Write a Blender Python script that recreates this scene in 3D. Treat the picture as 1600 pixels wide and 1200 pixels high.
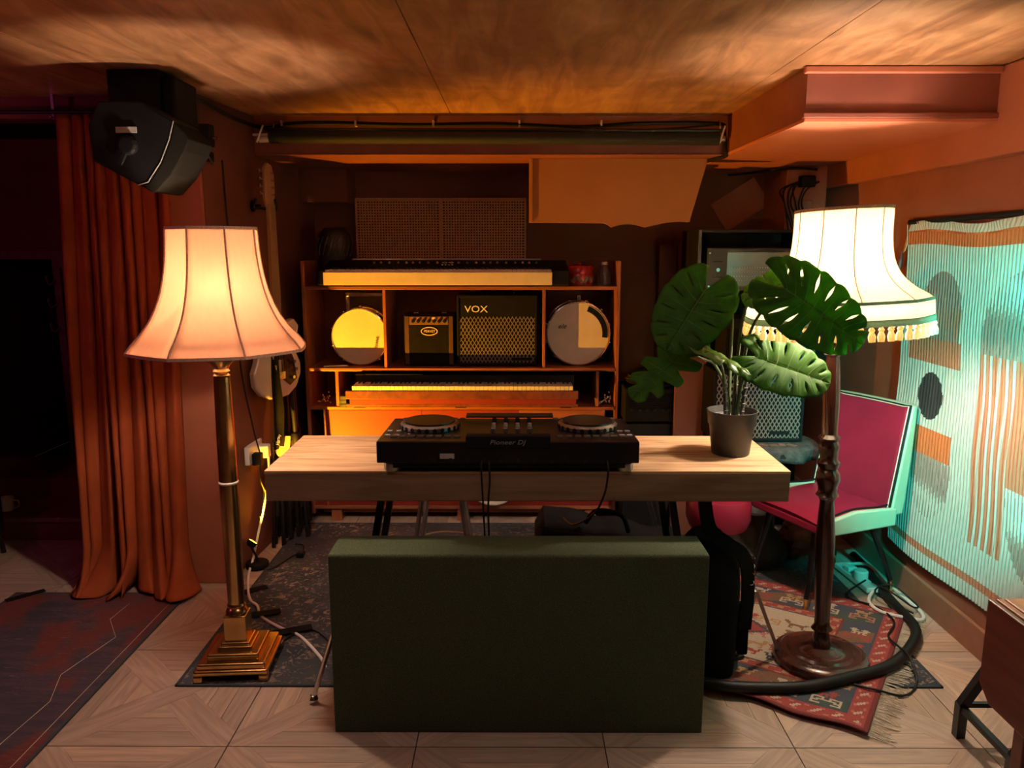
import bpy, bmesh, math, random
from mathutils import Vector, Matrix
random.seed(7)
R = math.radians
S = bpy.context.scene
C = S.collection
for o in list(bpy.data.objects): bpy.data.objects.remove(o, do_unlink=True)

# ---------------------------------------------------------------- camera, light, exposure
cd = bpy.data.cameras.new('camera'); cam = bpy.data.objects.new('camera', cd); C.objects.link(cam)
cam.location = (0, 0, 1.55); cam.rotation_euler = (R(80), 0, R(.23))
cd.sensor_width = 36; cd.lens = 1220 / 1600 * 36; cd.clip_start = .02
S.camera = cam
S.view_settings.view_transform = 'Standard'; S.view_settings.look = 'None'
S.view_settings.gamma = 1; S.view_settings.use_curve_mapping = False
S.view_settings.exposure = 0.0
w = bpy.data.worlds.new('world'); S.world = w; w.use_nodes = True
w.node_tree.nodes['Background'].inputs[0].default_value = (1, .5, .35, 1)
w.node_tree.nodes['Background'].inputs[1].default_value = 0.01
BULB_LEFT, BULB_RIGHT = 600, 860          # emission strength of the two lamp bulbs
def light(kind, name, loc, col, power, size=.05, target=None, spot=120, blend=.2):
    l = bpy.data.lights.new(name, kind); l.color = col; l.energy = power
    if kind in ('POINT', 'SPOT'): l.shadow_soft_size = size
    if kind == 'AREA': l.size = size
    if kind == 'SPOT': l.spot_size = R(spot); l.spot_blend = blend
    o = bpy.data.objects.new(name, l); C.objects.link(o); o.location = loc
    if target is not None: o.rotation_euler = (Vector(target) - Vector(loc)).to_track_quat('-Z', 'Y').to_euler()
    return o
light('SPOT', 'amber_spot', (-1.262, 3.625, .165), (1, .40, .012), 270, .006, (-.642, 4.075, .835), 90, .7)
light('SPOT', 'teal_lamp', (1.30, 1.60, 1.30), (.0, 1, .82), 215, .04, (1.80, 2.66, 1.03), 62, .6)
light('POINT', 'magenta_lamp', (-2.9, 2.2, 1.7), (1, .12, .45), 6, .1)
light('AREA', 'fill_light', (-.2, 1.75, 2.14), (1, .66, .56), 6, .8, (-.2, 1.75, 0))  # unseen overhead fill, added to brighten the floor in front

# ---------------------------------------------------------------- materials
def _mat(name):
    m = bpy.data.materials.new(name); m.use_nodes = True
    nt = m.node_tree; return m, nt, nt.nodes['Principled BSDF']
def mat(name, col, rough=.5, metal=0, var=.18, scale=18, bump=.0, bscale=None, spec=.5, coat=0, trans=0, stretch=None, emit=None, sheen=0):
    m, nt, b = _mat(name)
    N, L = nt.nodes, nt.links
    tc = N.new('ShaderNodeTexCoord'); mp = N.new('ShaderNodeMapping')
    if stretch: mp.inputs['Scale'].default_value = stretch
    L.new(tc.outputs['Object'], mp.inputs[0])
    no = N.new('ShaderNodeTexNoise'); no.inputs['Scale'].default_value = scale; no.inputs['Detail'].default_value = 5
    L.new(mp.outputs[0], no.inputs[0])
    cr = N.new('ShaderNodeValToRGB')
    cr.color_ramp.elements[0].position = .3; cr.color_ramp.elements[1].position = .7
    cr.color_ramp.elements[0].color = tuple(c * (1 - var) for c in col) + (1,)
    cr.color_ramp.elements[1].color = tuple(min(1, c * (1 + var)) for c in col) + (1,)
    L.new(no.outputs[0], cr.inputs[0]); L.new(cr.outputs[0], b.inputs['Base Color'])
    b.inputs['Roughness'].default_value = rough; b.inputs['Metallic'].default_value = metal
    b.inputs['Specular IOR Level'].default_value = spec; b.inputs['Coat Weight'].default_value = coat
    b.inputs['Transmission Weight'].default_value = trans; b.inputs['Sheen Weight'].default_value = sheen
    if emit: b.inputs['Emission Color'].default_value = emit[0] + (1,); b.inputs['Emission Strength'].default_value = emit[1]
    if bump:
        n2 = N.new('ShaderNodeTexNoise'); n2.inputs['Scale'].default_value = bscale or scale * 3; n2.inputs['Detail'].default_value = 4
        L.new(mp.outputs[0], n2.inputs[0]); bp = N.new('ShaderNodeBump'); bp.inputs['Strength'].default_value = bump; bp.inputs['Distance'].default_value = .01
        L.new(n2.outputs[0], bp.inputs['Height']); L.new(bp.outputs[0], b.inputs['Normal'])
    return m
def wood(name, c1, c2, axis=0, scale=6, rough=.5, ratio=12, bump=.15, coat=0, mid=None, dist=1.2):
    m, nt, b = _mat(name); N, L = nt.nodes, nt.links
    tc = N.new('ShaderNodeTexCoord'); mp = N.new('ShaderNodeMapping')
    sc = [scale * ratio] * 3; sc[axis] = scale * .7; mp.inputs['Scale'].default_value = [s / 6 for s in sc]
    L.new(tc.outputs['Object'], mp.inputs[0])
    no = N.new('ShaderNodeTexNoise'); no.inputs['Scale'].default_value = 3; no.inputs['Detail'].default_value = 8; no.inputs['Distortion'].default_value = dist
    L.new(mp.outputs[0], no.inputs[0])
    cr = N.new('ShaderNodeValToRGB'); e = cr.color_ramp.elements
    e[0].position = .32; e[1].position = .68; e[0].color = c1 + (1,); e[1].color = c2 + (1,)
    if mid: k = e.new(.5); k.color = mid + (1,)
    L.new(no.outputs[0], cr.inputs[0]); L.new(cr.outputs[0], b.inputs['Base Color'])
    bp = N.new('ShaderNodeBump'); bp.inputs['Strength'].default_value = bump; bp.inputs['Distance'].default_value = .004
    L.new(no.outputs[0], bp.inputs['Height']); L.new(bp.outputs[0], b.inputs['Normal'])
    b.inputs['Roughness'].default_value = rough; b.inputs['Coat Weight'].default_value = coat
    return m
def attr_mat(name, rough=.85, bump=.3, bscale=300, var=.25, stretch=(1, 1, 1), translucent=0):
    m, nt, b = _mat(name); N, L = nt.nodes, nt.links
    at = N.new('ShaderNodeVertexColor'); at.layer_name = 'Col'
    tc = N.new('ShaderNodeTexCoord'); mp = N.new('ShaderNodeMapping'); mp.inputs['Scale'].default_value = stretch
    L.new(tc.outputs['Object'], mp.inputs[0])
    no = N.new('ShaderNodeTexNoise'); no.inputs['Scale'].default_value = bscale; no.inputs['Detail'].default_value = 4
    L.new(mp.outputs[0], no.inputs[0])
    mr = N.new('ShaderNodeMapRange'); mr.inputs[3].default_value = 1 - var; mr.inputs[4].default_value = 1 + var
    mr.inputs[1].default_value = .3; mr.inputs[2].default_value = .7
    L.new(no.outputs[0], mr.inputs[0])
    vm = N.new('ShaderNodeVectorMath'); vm.operation = 'SCALE'
    L.new(at.outputs[0], vm.inputs[0]); L.new(mr.outputs[0], vm.inputs['Scale']); L.new(vm.outputs[0], b.inputs['Base Color'])
    bp = N.new('ShaderNodeBump'); bp.inputs['Strength'].default_value = bump; bp.inputs['Distance'].default_value = .004
    L.new(no.outputs[0], bp.inputs['Height']); L.new(bp.outputs[0], b.inputs['Normal'])
    b.inputs['Roughness'].default_value = rough
    return m
def thin_mat(name, col, trans_col, mix, rough=.6, scale=30, var=.1, stretch=None, spec=.3):
    m, nt, b = _mat(name); N, L = nt.nodes, nt.links
    tc = N.new('ShaderNodeTexCoord'); mp = N.new('ShaderNodeMapping')
    if stretch: mp.inputs['Scale'].default_value = stretch
    L.new(tc.outputs['Object'], mp.inputs[0])
    no = N.new('ShaderNodeTexNoise'); no.inputs['Scale'].default_value = scale; no.inputs['Detail'].default_value = 5
    L.new(mp.outputs[0], no.inputs[0])
    mr = N.new('ShaderNodeMapRange'); mr.inputs[1].default_value = .3; mr.inputs[2].default_value = .7
    mr.inputs[3].default_value = 1 - var; mr.inputs[4].default_value = 1 + var; L.new(no.outputs[0], mr.inputs[0])
    outs = []
    for c in (col, trans_col):
        vm = N.new('ShaderNodeVectorMath'); vm.operation = 'SCALE'; vm.inputs[0].default_value = c
        L.new(mr.outputs[0], vm.inputs['Scale']); outs.append(vm.outputs[0])
    L.new(outs[0], b.inputs['Base Color']); b.inputs['Roughness'].default_value = rough; b.inputs['Specular IOR Level'].default_value = spec
    t = N.new('ShaderNodeBsdfTranslucent'); L.new(outs[1], t.inputs[0])
    mx = N.new('ShaderNodeMixShader'); mx.inputs[0].default_value = mix
    L.new(b.outputs[0], mx.inputs[1]); L.new(t.outputs[0], mx.inputs[2])
    L.new(mx.outputs[0], N['Material Output'].inputs[0])
    return m

M = {}
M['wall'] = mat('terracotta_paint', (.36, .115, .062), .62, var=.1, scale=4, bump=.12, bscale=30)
M['wall_r'] = mat('shaded_terracotta_paint', (.25, .082, .045), .65, var=.1, scale=4, bump=.12, bscale=30)  # terracotta darkened to hold the shade below the beam
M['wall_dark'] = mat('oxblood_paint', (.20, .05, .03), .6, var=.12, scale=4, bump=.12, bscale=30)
M['wall_back'] = mat('darker_terracotta', (.15, .048, .028), .7, var=.12, scale=3, bump=.1, bscale=25)  # darker than the column's terracotta, for the alcove and its recesses
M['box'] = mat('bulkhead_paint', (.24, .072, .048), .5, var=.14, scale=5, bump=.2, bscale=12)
M['soffit'] = mat('soffit_paint', (.50, .16, .085), .55, var=.06, scale=4, bump=.06, bscale=20)
M['panel_amber'] = mat('amber_lit_panel', (.34, .135, .018), .5, var=.06, scale=4)  # the amber light's hue is painted into this panel
M['base'] = mat('skirting_paint', (.26, .11, .065), .5, var=.08)
M['black'] = mat('black_plastic', (.007, .007, .008), .6, var=.2, spec=.15)
M['black_gloss'] = mat('black_gloss_plastic', (.007, .007, .008), .3, var=.2)
M['black_cloth'] = mat('black_fabric', (.006, .006, .0065), .9, var=.3, bump=.3, bscale=200, spec=.12)
M['rubber'] = mat('black_rubber', (.010, .010, .010), .5, var=.2, spec=.3)
M['steel_black'] = mat('black_steel', (.015, .015, .016), .4, .3)
M['chrome'] = mat('chrome', (.7, .7, .7), .15, 1, var=.05)
M['steel'] = mat('brushed_steel', (.4, .38, .36), .35, 1, var=.1)
M['brass'] = mat('brass', (.62, .40, .16), .24, 1, var=.22, scale=9, bump=.04, bscale=30)
M['white'] = mat('white_plastic', (.72, .70, .66), .35, var=.04)
M['cream'] = mat('cream_plastic', (.70, .62, .46), .4, var=.05)
M['white_cable'] = mat('white_cable', (.75, .72, .68), .4, var=.03)
M['cabinet'] = wood('cabinet_wood', (.20, .06, .028), (.36, .12, .05), 0, 5, .4, 10, .08, .1)
M['cabinet_v'] = wood('cabinet_wood_upright', (.20, .06, .028), (.36, .12, .05), 2, 5, .4, 10, .08, .1)
M['door_orange'] = mat('orange_door_paint', (.20, .013, .006), .55, var=.1, scale=6, stretch=(1, 1, 8))
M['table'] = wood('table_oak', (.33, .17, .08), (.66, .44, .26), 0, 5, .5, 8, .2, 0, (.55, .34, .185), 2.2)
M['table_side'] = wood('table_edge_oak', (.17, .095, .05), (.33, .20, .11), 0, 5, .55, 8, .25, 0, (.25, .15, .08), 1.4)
M['dark_wood'] = wood('mahogany', (.015, .005, .004), (.065, .016, .010), 2, 5, .25, 8, .05, .5)
M['dark_wood_h'] = wood('mahogany_disc', (.03, .010, .008), (.11, .035, .026), 0, 5, .25, 6, .05, .5)
M['red_wood'] = wood('red_stained_wood', (.10, .025, .015), (.19, .05, .028), 1, 5, .45, 8, .08, .1)
M['red_wood_top'] = wood('side_table_top_wood', (.28, .10, .045), (.42, .17, .08), 1, 5, .4, 8, .08, .1)
M['maple'] = wood('maple_wood', (.30, .18, .08), (.44, .28, .14), 2, 5, .4, 8, .05)
M['green_box'] = mat('green_fleck_fabric', (.052, .074, .030), .8, var=.55, scale=260, bump=.5, bscale=400)
M['red_vinyl'] = mat('crimson_vinyl', (.21, .012, .036), .36, var=.08, scale=8, bump=.08, bscale=14)
M['mint_vinyl'] = mat('mint_vinyl', (.38, .50, .36), .4, var=.06, scale=8, bump=.06, bscale=14)
M['piping'] = mat('cream_piping', (.75, .66, .5), .5)
M['screen_black'] = mat('matt_black_tube', (.010, .012, .013), .75, var=.15)
M['tan'] = mat('tan_leather', (.55, .30, .12), .5)
M['yellow'] = mat('yellow_plastic', (.75, .55, .05), .4)
M['paper_brown'] = mat('crumpled_kraft_paper', (.22, .13, .085), .8, var=.3, scale=12, bump=1, bscale=14)
M['stone'] = mat('dark_stoneware', (.022, .020, .018), .6, var=.4, scale=20, bump=.5, bscale=30)
M['grey_cloth'] = mat('charcoal_felt', (.06, .062, .06), .9, var=.4, scale=30, bump=.6, bscale=60)
M['drumskin'] = mat('coated_drumhead', (.62, .56, .50), .5, var=.07, scale=9)
M['teal_panel'] = mat('grey_screen_glass', (.42, .46, .45), .10, .7, var=.1, coat=.6)
M['green_metal'] = mat('dark_grey_faceplate', (.035, .05, .045), .4, var=.1)
M['red_tin'] = mat('red_tin', (.32, .015, .02), .25, .3, var=.3, scale=40)
M['glass'] = mat('jar_glass', (.55, .58, .55), .08, trans=.85, var=.05)
M['picture'] = mat('dark_print', (.05, .03, .022), .3, var=.5, scale=10)
M['silver_frame'] = mat('silver_frame', (.35, .33, .32), .35, .6)
M['plant_stem'] = mat('plant_stem', (.055, .085, .025), .7, var=.3, scale=40)
M['plant_stem_grey'] = mat('plant_cane', (.05, .045, .035), .6, var=.4, scale=60, bump=.4)
M['pot'] = mat('black_nursery_pot', (.028, .027, .026), .5, var=.12)
M['gravel'] = mat('pale_gravel', (.30, .29, .27), .8, var=.6, scale=140, bump=1, bscale=200)
M['leaf'] = thin_mat('leaf_green', (.045, .125, .015), (.10, .38, .012), .40, .62, 25, .22, spec=.15)
M['leaf_lit'] = thin_mat('leaf_lit_green', (.09, .20, .02), (.16, .42, .02), .45, .38, 25, .22, spec=.4)  # paler green carries the side and back light on two leaves
M['leaf_vein'] = thin_mat('leaf_vein', (.12, .24, .05), (.12, .40, .04), .3, .4, 25, .1)
M['shade_peach'] = thin_mat('peach_silk', (.80, .62, .50), (.86, .58, .42), .58, .7, 60, .03, (1, 1, .2))
M['shade_cream'] = thin_mat('cream_silk', (.80, .75, .62), (.92, .84, .68), .60, .7, 160, .10, (1, 1, .08))
M['shade_trim'] = mat('gold_braid', (.50, .30, .15), .7, var=.3, scale=150)
M['shade_seam'] = mat('peach_braid', (.66, .44, .32), .7, var=.2, scale=150)
M['shade_band'] = thin_mat('teal_lit_braid', (.30, .44, .36), (.35, .42, .28), .25, .7, 160, .1)  # braid tinted with the teal light that falls on the shade's rim
M['tassel'] = thin_mat('tassel_cotton', (.78, .70, .50), (.85, .70, .42), .4, .8, 200, .15)
M['bulb'] = mat('bulb_left', (.9, .9, .9), emit=((1, .76, .57), BULB_LEFT))
M['bulb2'] = mat('bulb_right', (.9, .9, .9), emit=((1, .79, .62), BULB_RIGHT))
M['amber_led'] = mat('amber_lens', (.9, .8, .1), emit=((1, .62, .05), 6))
M['curtain'] = mat('rust_velvet', (.29, .060, .018), .85, var=.12, scale=10, bump=.15, bscale=60, spec=.15)
M['cane'] = mat('woven_cane', (.50, .27, .14), .6, var=.2, scale=40)
M['cane_back'] = mat('cane_backing', (.03, .012, .008), .9)
M['frame_purple'] = mat('door_frame_paint', (.22, .10, .12), .5)
M['black_wall'] = mat('unlit_room_paint', (.012, .009, .010), .9)  # near-black colour stands for the darkness beyond the doorway
M['guitar_white'] = mat('cream_lacquer', (.70, .62, .50), .2, coat=.5, var=.03)
M['tort'] = mat('tortoiseshell', (.06, .02, .012), .2, var=.7, scale=60)
M['text_white'] = mat('white_print', (.8, .78, .74), .5, var=.02)
M['text_grey'] = mat('grey_print', (.22, .22, .22), .5, var=.02)
M['text_red'] = mat('cream_red_print', (.75, .55, .45), .5, var=.02)
M['panel_grey'] = mat('silver_label', (.35, .33, .32), .4)
M['rug_edge'] = mat('rug_binding', (.03, .04, .05), .9)
M['dim_pad'] = mat('dim_pad', (.09, .075, .06), .5)
M['gold_top'] = mat('copper_panel', (.20, .11, .07), .45, .3)
M['grout'] = mat('dark_grout', (.05, .03, .022), .9)
M['thread'] = mat('cotton_fringe', (.62, .56, .44), .9, var=.2)

def plywood():
    m, nt, b = _mat('varnished_plywood'); N, L = nt.nodes, nt.links
    tc = N.new('ShaderNodeTexCoord')
    mp = N.new('ShaderNodeMapping'); mp.inputs['Scale'].default_value = (5.5, .9, 1); L.new(tc.outputs['Object'], mp.inputs[0])
    n1 = N.new('ShaderNodeTexNoise'); n1.inputs['Scale'].default_value = 1.5; n1.inputs['Detail'].default_value = 9; n1.inputs['Distortion'].default_value = 1.6; n1.inputs['Roughness'].default_value = .62
    L.new(mp.outputs[0], n1.inputs[0])
    n2 = N.new('ShaderNodeTexNoise'); n2.inputs['Scale'].default_value = 2.2; n2.inputs['Detail'].default_value = 4; n2.inputs['Distortion'].default_value = 2
    L.new(tc.outputs['Object'], n2.inputs[0])
    cr = N.new('ShaderNodeValToRGB'); e = cr.color_ramp.elements
    e[0].position = .34; e[0].color = (.24, .105, .045, 1); e[1].position = .66; e[1].color = (.50, .27, .13, 1); k = e.new(.5); k.color = (.38, .18, .078, 1)
    L.new(n1.outputs[0], cr.inputs[0])
    mr = N.new('ShaderNodeMapRange'); mr.inputs[1].default_value = .3; mr.inputs[2].default_value = .7; mr.inputs[3].default_value = .72; mr.inputs[4].default_value = 1.2
    L.new(n2.outputs[0], mr.inputs[0]); vm = N.new('ShaderNodeVectorMath'); vm.operation = 'SCALE'
    L.new(cr.outputs[0], vm.inputs[0]); L.new(mr.outputs[0], vm.inputs['Scale']); L.new(vm.outputs[0], b.inputs['Base Color'])
    b.inputs['Roughness'].default_value = .4
    bp = N.new('ShaderNodeBump'); bp.inputs['Strength'].default_value = .25; bp.inputs['Distance'].default_value = .006
    L.new(n1.outputs[0], bp.inputs['Height']); L.new(bp.outputs[0], b.inputs['Normal'])
    return m
M['ply'] = plywood()
def tile_mat():
    m, nt, b = _mat('parquet_print'); N, L = nt.nodes, nt.links
    at = N.new('ShaderNodeVertexColor'); at.layer_name = 'Col'
    uv = N.new('ShaderNodeUVMap'); uv.uv_map = 'UVMap'
    mp = N.new('ShaderNodeMapping'); mp.inputs['Scale'].default_value = (2.5, 34, 1); L.new(uv.outputs[0], mp.inputs[0])
    no = N.new('ShaderNodeTexNoise'); no.inputs['Scale'].default_value = 1.6; no.inputs['Detail'].default_value = 7; no.inputs['Distortion'].default_value = .9
    L.new(mp.outputs[0], no.inputs[0])
    mr = N.new('ShaderNodeMapRange'); mr.inputs[1].default_value = .3; mr.inputs[2].default_value = .7; mr.inputs[3].default_value = .74; mr.inputs[4].default_value = 1.12
    L.new(no.outputs[0], mr.inputs[0]); vm = N.new('ShaderNodeVectorMath'); vm.operation = 'SCALE'
    L.new(at.outputs[0], vm.inputs[0]); L.new(mr.outputs[0], vm.inputs['Scale']); L.new(vm.outputs[0], b.inputs['Base Color'])
    b.inputs['Roughness'].default_value = .5
    return m
M['tile'] = tile_mat()
def distressed(name, base, base2, fleck, amount, stretch, red=None):
    m, nt, b = _mat(name); N, L = nt.nodes, nt.links
    tc = N.new('ShaderNodeTexCoord')
    def noise(scale, det, st=(1, 1, 1), dist=0):
        mp = N.new('ShaderNodeMapping'); mp.inputs['Scale'].default_value = st; L.new(tc.outputs['Object'], mp.inputs[0])
        n = N.new('ShaderNodeTexNoise'); n.inputs['Scale'].default_value = scale; n.inputs['Detail'].default_value = det; n.inputs['Distortion'].default_value = dist
        n.inputs['Roughness'].default_value = .65
        L.new(mp.outputs[0], n.inputs[0]); return n.outputs[0]
    def ramp(v, a, c):
        r = N.new('ShaderNodeMapRange'); r.inputs[1].default_value = a; r.inputs[2].default_value = c; L.new(v, r.inputs[0]); return r.outputs[0]
    def mix(f, a, c):
        x = N.new('ShaderNodeMix'); x.data_type = 'RGBA'; L.new(f, x.inputs[0])
        for i, v in ((6, a), (7, c)):
            if isinstance(v, tuple): x.inputs[i].default_value = v + (1,)
            else: L.new(v, x.inputs[i])
        return x.outputs[2]
    col = mix(ramp(noise(3, 6, stretch), .4, .6), base, base2)
    if red: col = mix(ramp(noise(1.6, 3, (1.3, .8, 1)), .47, .53), col, red)
    f = N.new('ShaderNodeMath'); f.operation = 'MULTIPLY'
    L.new(ramp(noise(26, 9, stretch, 1.5), amount, amount + .08), f.inputs[0]); L.new(ramp(noise(2.0, 4), .38, .62), f.inputs[1])
    col = mix(f.outputs[0], col, fleck)
    L.new(col, b.inputs['Base Color']); b.inputs['Roughness'].default_value = .95; b.inputs['Specular IOR Level'].default_value = .15
    bp = N.new('ShaderNodeBump'); bp.inputs['Strength'].default_value = .4; bp.inputs['Distance'].default_value = .003
    L.new(noise(250, 3), bp.inputs['Height']); L.new(bp.outputs[0], b.inputs['Normal'])
    return m
M['rug_grey'] = distressed('distressed_blue_grey_rug', (.035, .042, .055), (.060, .066, .074), (.33, .24, .17), .53, (1, 1, 1))
M['rug_left'] = distressed('distressed_red_blue_rug', (.045, .040, .060), (.075, .052, .065), (.19, .12, .11), .56, (1, 7, 1), (.13, .035, .035))

# ---------------------------------------------------------------- mesh helpers
ORG = {}
class MB:
    def __init__(s): s.v, s.f = [], []
    def add(s, vs, fs):
        n = len(s.v); s.v += [Vector(p) for p in vs]; s.f += [tuple(i + n for i in f) for f in fs]; return s
    def box(s, c, d, rot=None):
        x, y, z = (k / 2 for k in d)
        vs = [Vector((a * x, b * y, e * z)) for a in (-1, 1) for b in (-1, 1) for e in (-1, 1)]
        if rot is not None:
            r = rot if isinstance(rot, Matrix) else Matrix.Rotation(rot, 3, 'Z')
            vs = [r @ v for v in vs]
        return s.add([v + Vector(c) for v in vs], [(0, 1, 3, 2), (4, 6, 7, 5), (0, 4, 5, 1), (2, 3, 7, 6), (0, 2, 6, 4), (1, 5, 7, 3)])
    def bb(s, x0, x1, y0, y1, z0, z1): return s.box(((x0 + x1) / 2, (y0 + y1) / 2, (z0 + z1) / 2), (x1 - x0, y1 - y0, z1 - z0))
    def tube(s, pts, r, n=8, cap=True):
        pts = [Vector(p) for p in pts]; rs = r if isinstance(r, (list, tuple)) else [r] * len(pts)
        rings = []; t0 = (pts[1] - pts[0]).normalized(); u = t0.orthogonal().normalized()
        for i, p in enumerate(pts):
            t = (pts[min(i + 1, len(pts) - 1)] - pts[max(i - 1, 0)]).normalized()
            u = (u - t * u.dot(t)).normalized(); w_ = t.cross(u)
            rings.append([p + (u * math.cos(2 * math.pi * k / n) + w_ * math.sin(2 * math.pi * k / n)) * rs[i] for k in range(n)])
        vs = [v for q in rings for v in q]; fs = []
        for i in range(len(pts) - 1):
            for k in range(n): fs.append((i * n + k, i * n + (k + 1) % n, (i + 1) * n + (k + 1) % n, (i + 1) * n + k))
        if cap: fs += [tuple(range(n - 1, -1, -1)), tuple((len(pts) - 1) * n + k for k in range(n))]
        return s.add(vs, fs)
    def lathe(s, prof, c=(0, 0, 0), n=32, cap=True, axis=None):
        m = Matrix.Identity(3) if axis is None else Vector(axis).to_track_quat('Z', 'Y').to_matrix()
        vs = [m @ Vector((r * math.cos(2 * math.pi * k / n), r * math.sin(2 * math.pi * k / n), z)) + Vector(c) for r, z in prof for k in range(n)]
        fs = [(i * n + k, i * n + (k + 1) % n, (i + 1) * n + (k + 1) % n, (i + 1) * n + k) for i in range(len(prof) - 1) for k in range(n)]
        if cap: fs += [tuple(range(n - 1, -1, -1)), tuple((len(prof) - 1) * n + k for k in range(n))]
        return s.add(vs, fs)
    def prism(s, pts, a, b, axis='z'):
        n = len(pts)
        def q(p, h): return {'z': (p[0], p[1], h), 'y': (p[0], h, p[1]), 'x': (h, p[0], p[1])}[axis]
        return s.add([q(p, a) for p in pts] + [q(p, b) for p in pts],
                     [tuple(range(n - 1, -1, -1)), tuple(range(n, 2 * n))] + [(i, (i + 1) % n, n + (i + 1) % n, n + i) for i in range(n)])
    def build(s, name, m, parent=None, org=None, smooth=False, bevel=0, seg=2, world=True, solid=0, sub=0):
        o_ = Vector(org) if org is not None else (ORG.get(parent, Vector()) if (parent and world) else Vector())
        me = bpy.data.meshes.new(name); me.from_pydata([tuple(v - o_) for v in s.v], [], s.f)
        bm = bmesh.new(); bm.from_mesh(me)
        if len(s.f) < 60000 and not solid: bmesh.ops.recalc_face_normals(bm, faces=bm.faces)
        bm.to_mesh(me); bm.free()
        me.materials.append(m if not isinstance(m, str) else M[m])
        if smooth:
            for p in me.polygons: p.use_smooth = True
            try: me.set_sharp_from_angle(angle=R(40))
            except Exception: pass
        o = bpy.data.objects.new(name, me); C.objects.link(o)
        if parent: o.parent = parent; ORG[o] = ORG.get(parent, Vector())
        else: o.location = o_; ORG[o] = o_
        if bevel: k = o.modifiers.new('bevel', 'BEVEL'); k.width = bevel; k.segments = seg; k.limit_method = 'ANGLE'; k.angle_limit = R(35)
        if solid: k = o.modifiers.new('solid', 'SOLIDIFY'); k.thickness = solid; k.offset = 0
        if sub: k = o.modifiers.new('sub', 'SUBSURF'); k.levels = k.render_levels = sub
        return o
def tag(o, label, cat, group=None, kind=None):
    if label: o['label'] = label
    if cat: o['category'] = cat
    if group: o['group'] = group
    if kind: o['kind'] = kind
    return o
def thing(name, label, cat, loc=(0, 0, 0), rotz=0, group=None):
    o = bpy.data.objects.new(name, None); C.objects.link(o); o.empty_display_size = .05
    o.location = loc; o.rotation_euler = (0, 0, rotz); ORG[o] = Vector(loc)
    return tag(o, label, cat, group)
def struct(o): o['kind'] = 'structure'; return o
def copy_tree(o, parent=None):
    c = o.copy(); C.objects.link(c)
    if parent: c.parent = parent
    for ch in o.children: copy_tree(ch, c)
    return c
def text(name, s, size, parent, loc, rot, m, extrude=.0006, world=True, align='CENTER', shear=0, sx=1):
    cu = bpy.data.curves.new('t', 'FONT'); cu.body = s; cu.size = size; cu.extrude = extrude; cu.align_x = align; cu.shear = shear; cu.resolution_u = 3
    t = bpy.data.objects.new('t', cu); C.objects.link(t)
    me = bpy.data.meshes.new_from_object(t.evaluated_get(bpy.context.evaluated_depsgraph_get()))
    bpy.data.objects.remove(t); me.name = name
    me.materials.clear(); me.materials.append(M[m])
    o = bpy.data.objects.new(name, me); C.objects.link(o); o.parent = parent
    o.location = Vector(loc) - (ORG.get(parent, Vector()) if world else Vector()); o.rotation_euler = rot; o.scale = (sx, 1, 1)
    return o
def curve_pts(pts, n=8):
    P = [Vector(p) for p in pts]; out = []
    for i in range(len(P) - 1):
        p0, p1, p2, p3 = P[max(i - 1, 0)], P[i], P[i + 1], P[min(i + 2, len(P) - 1)]
        for k in range(n):
            t = k / n
            out.append(.5 * ((2 * p1) + (p2 - p0) * t + (2 * p0 - 5 * p1 + 4 * p2 - p3) * t * t + (3 * p1 - p0 - 3 * p2 + p3) * t ** 3))
    out.append(P[-1]); return out
def cable(name, pts, r, m, label, cat='cable', parent=None, group=None, n=8):
    o = MB().tube(curve_pts(pts, 8), r, n).build(name, m, parent, org=None if parent else pts[0], smooth=True)
    if not parent: tag(o, label, cat, group)
    return o
def grid(name, m, W, H, nx, ny, colfn, posfn, parent=None, org=None, solid=0):
    vs = [posfn(i / nx * W, j / ny * H) for j in range(ny + 1) for i in range(nx + 1)]
    fs = [(j * (nx + 1) + i, j * (nx + 1) + i + 1, (j + 1) * (nx + 1) + i + 1, (j + 1) * (nx + 1) + i) for j in range(ny) for i in range(nx)]
    b = MB(); b.add(vs, fs)
    o_ = Vector(org) if org is not None else ORG.get(parent, Vector())
    me = bpy.data.meshes.new(name); me.from_pydata([tuple(v - o_) for v in b.v], [], b.f)
    if colfn:
        ca = me.color_attributes.new('Col', 'FLOAT_COLOR', 'CORNER'); buf = []
        for j in range(ny):
            for i in range(nx):
                c = colfn((i + .5) / nx * W, (j + .5) / ny * H); buf += [c[0], c[1], c[2], 1] * 4
        ca.data.foreach_set('color', buf)
    me.materials.append(M[m])
    for p in me.polygons: p.use_smooth = True
    o = bpy.data.objects.new(name, me); C.objects.link(o)
    if parent: o.parent = parent
    else: o.location = o_
    ORG[o] = o_
    if solid: k = o.modifiers.new('solid', 'SOLIDIFY'); k.thickness = solid; k.offset = -1
    return o

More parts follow.
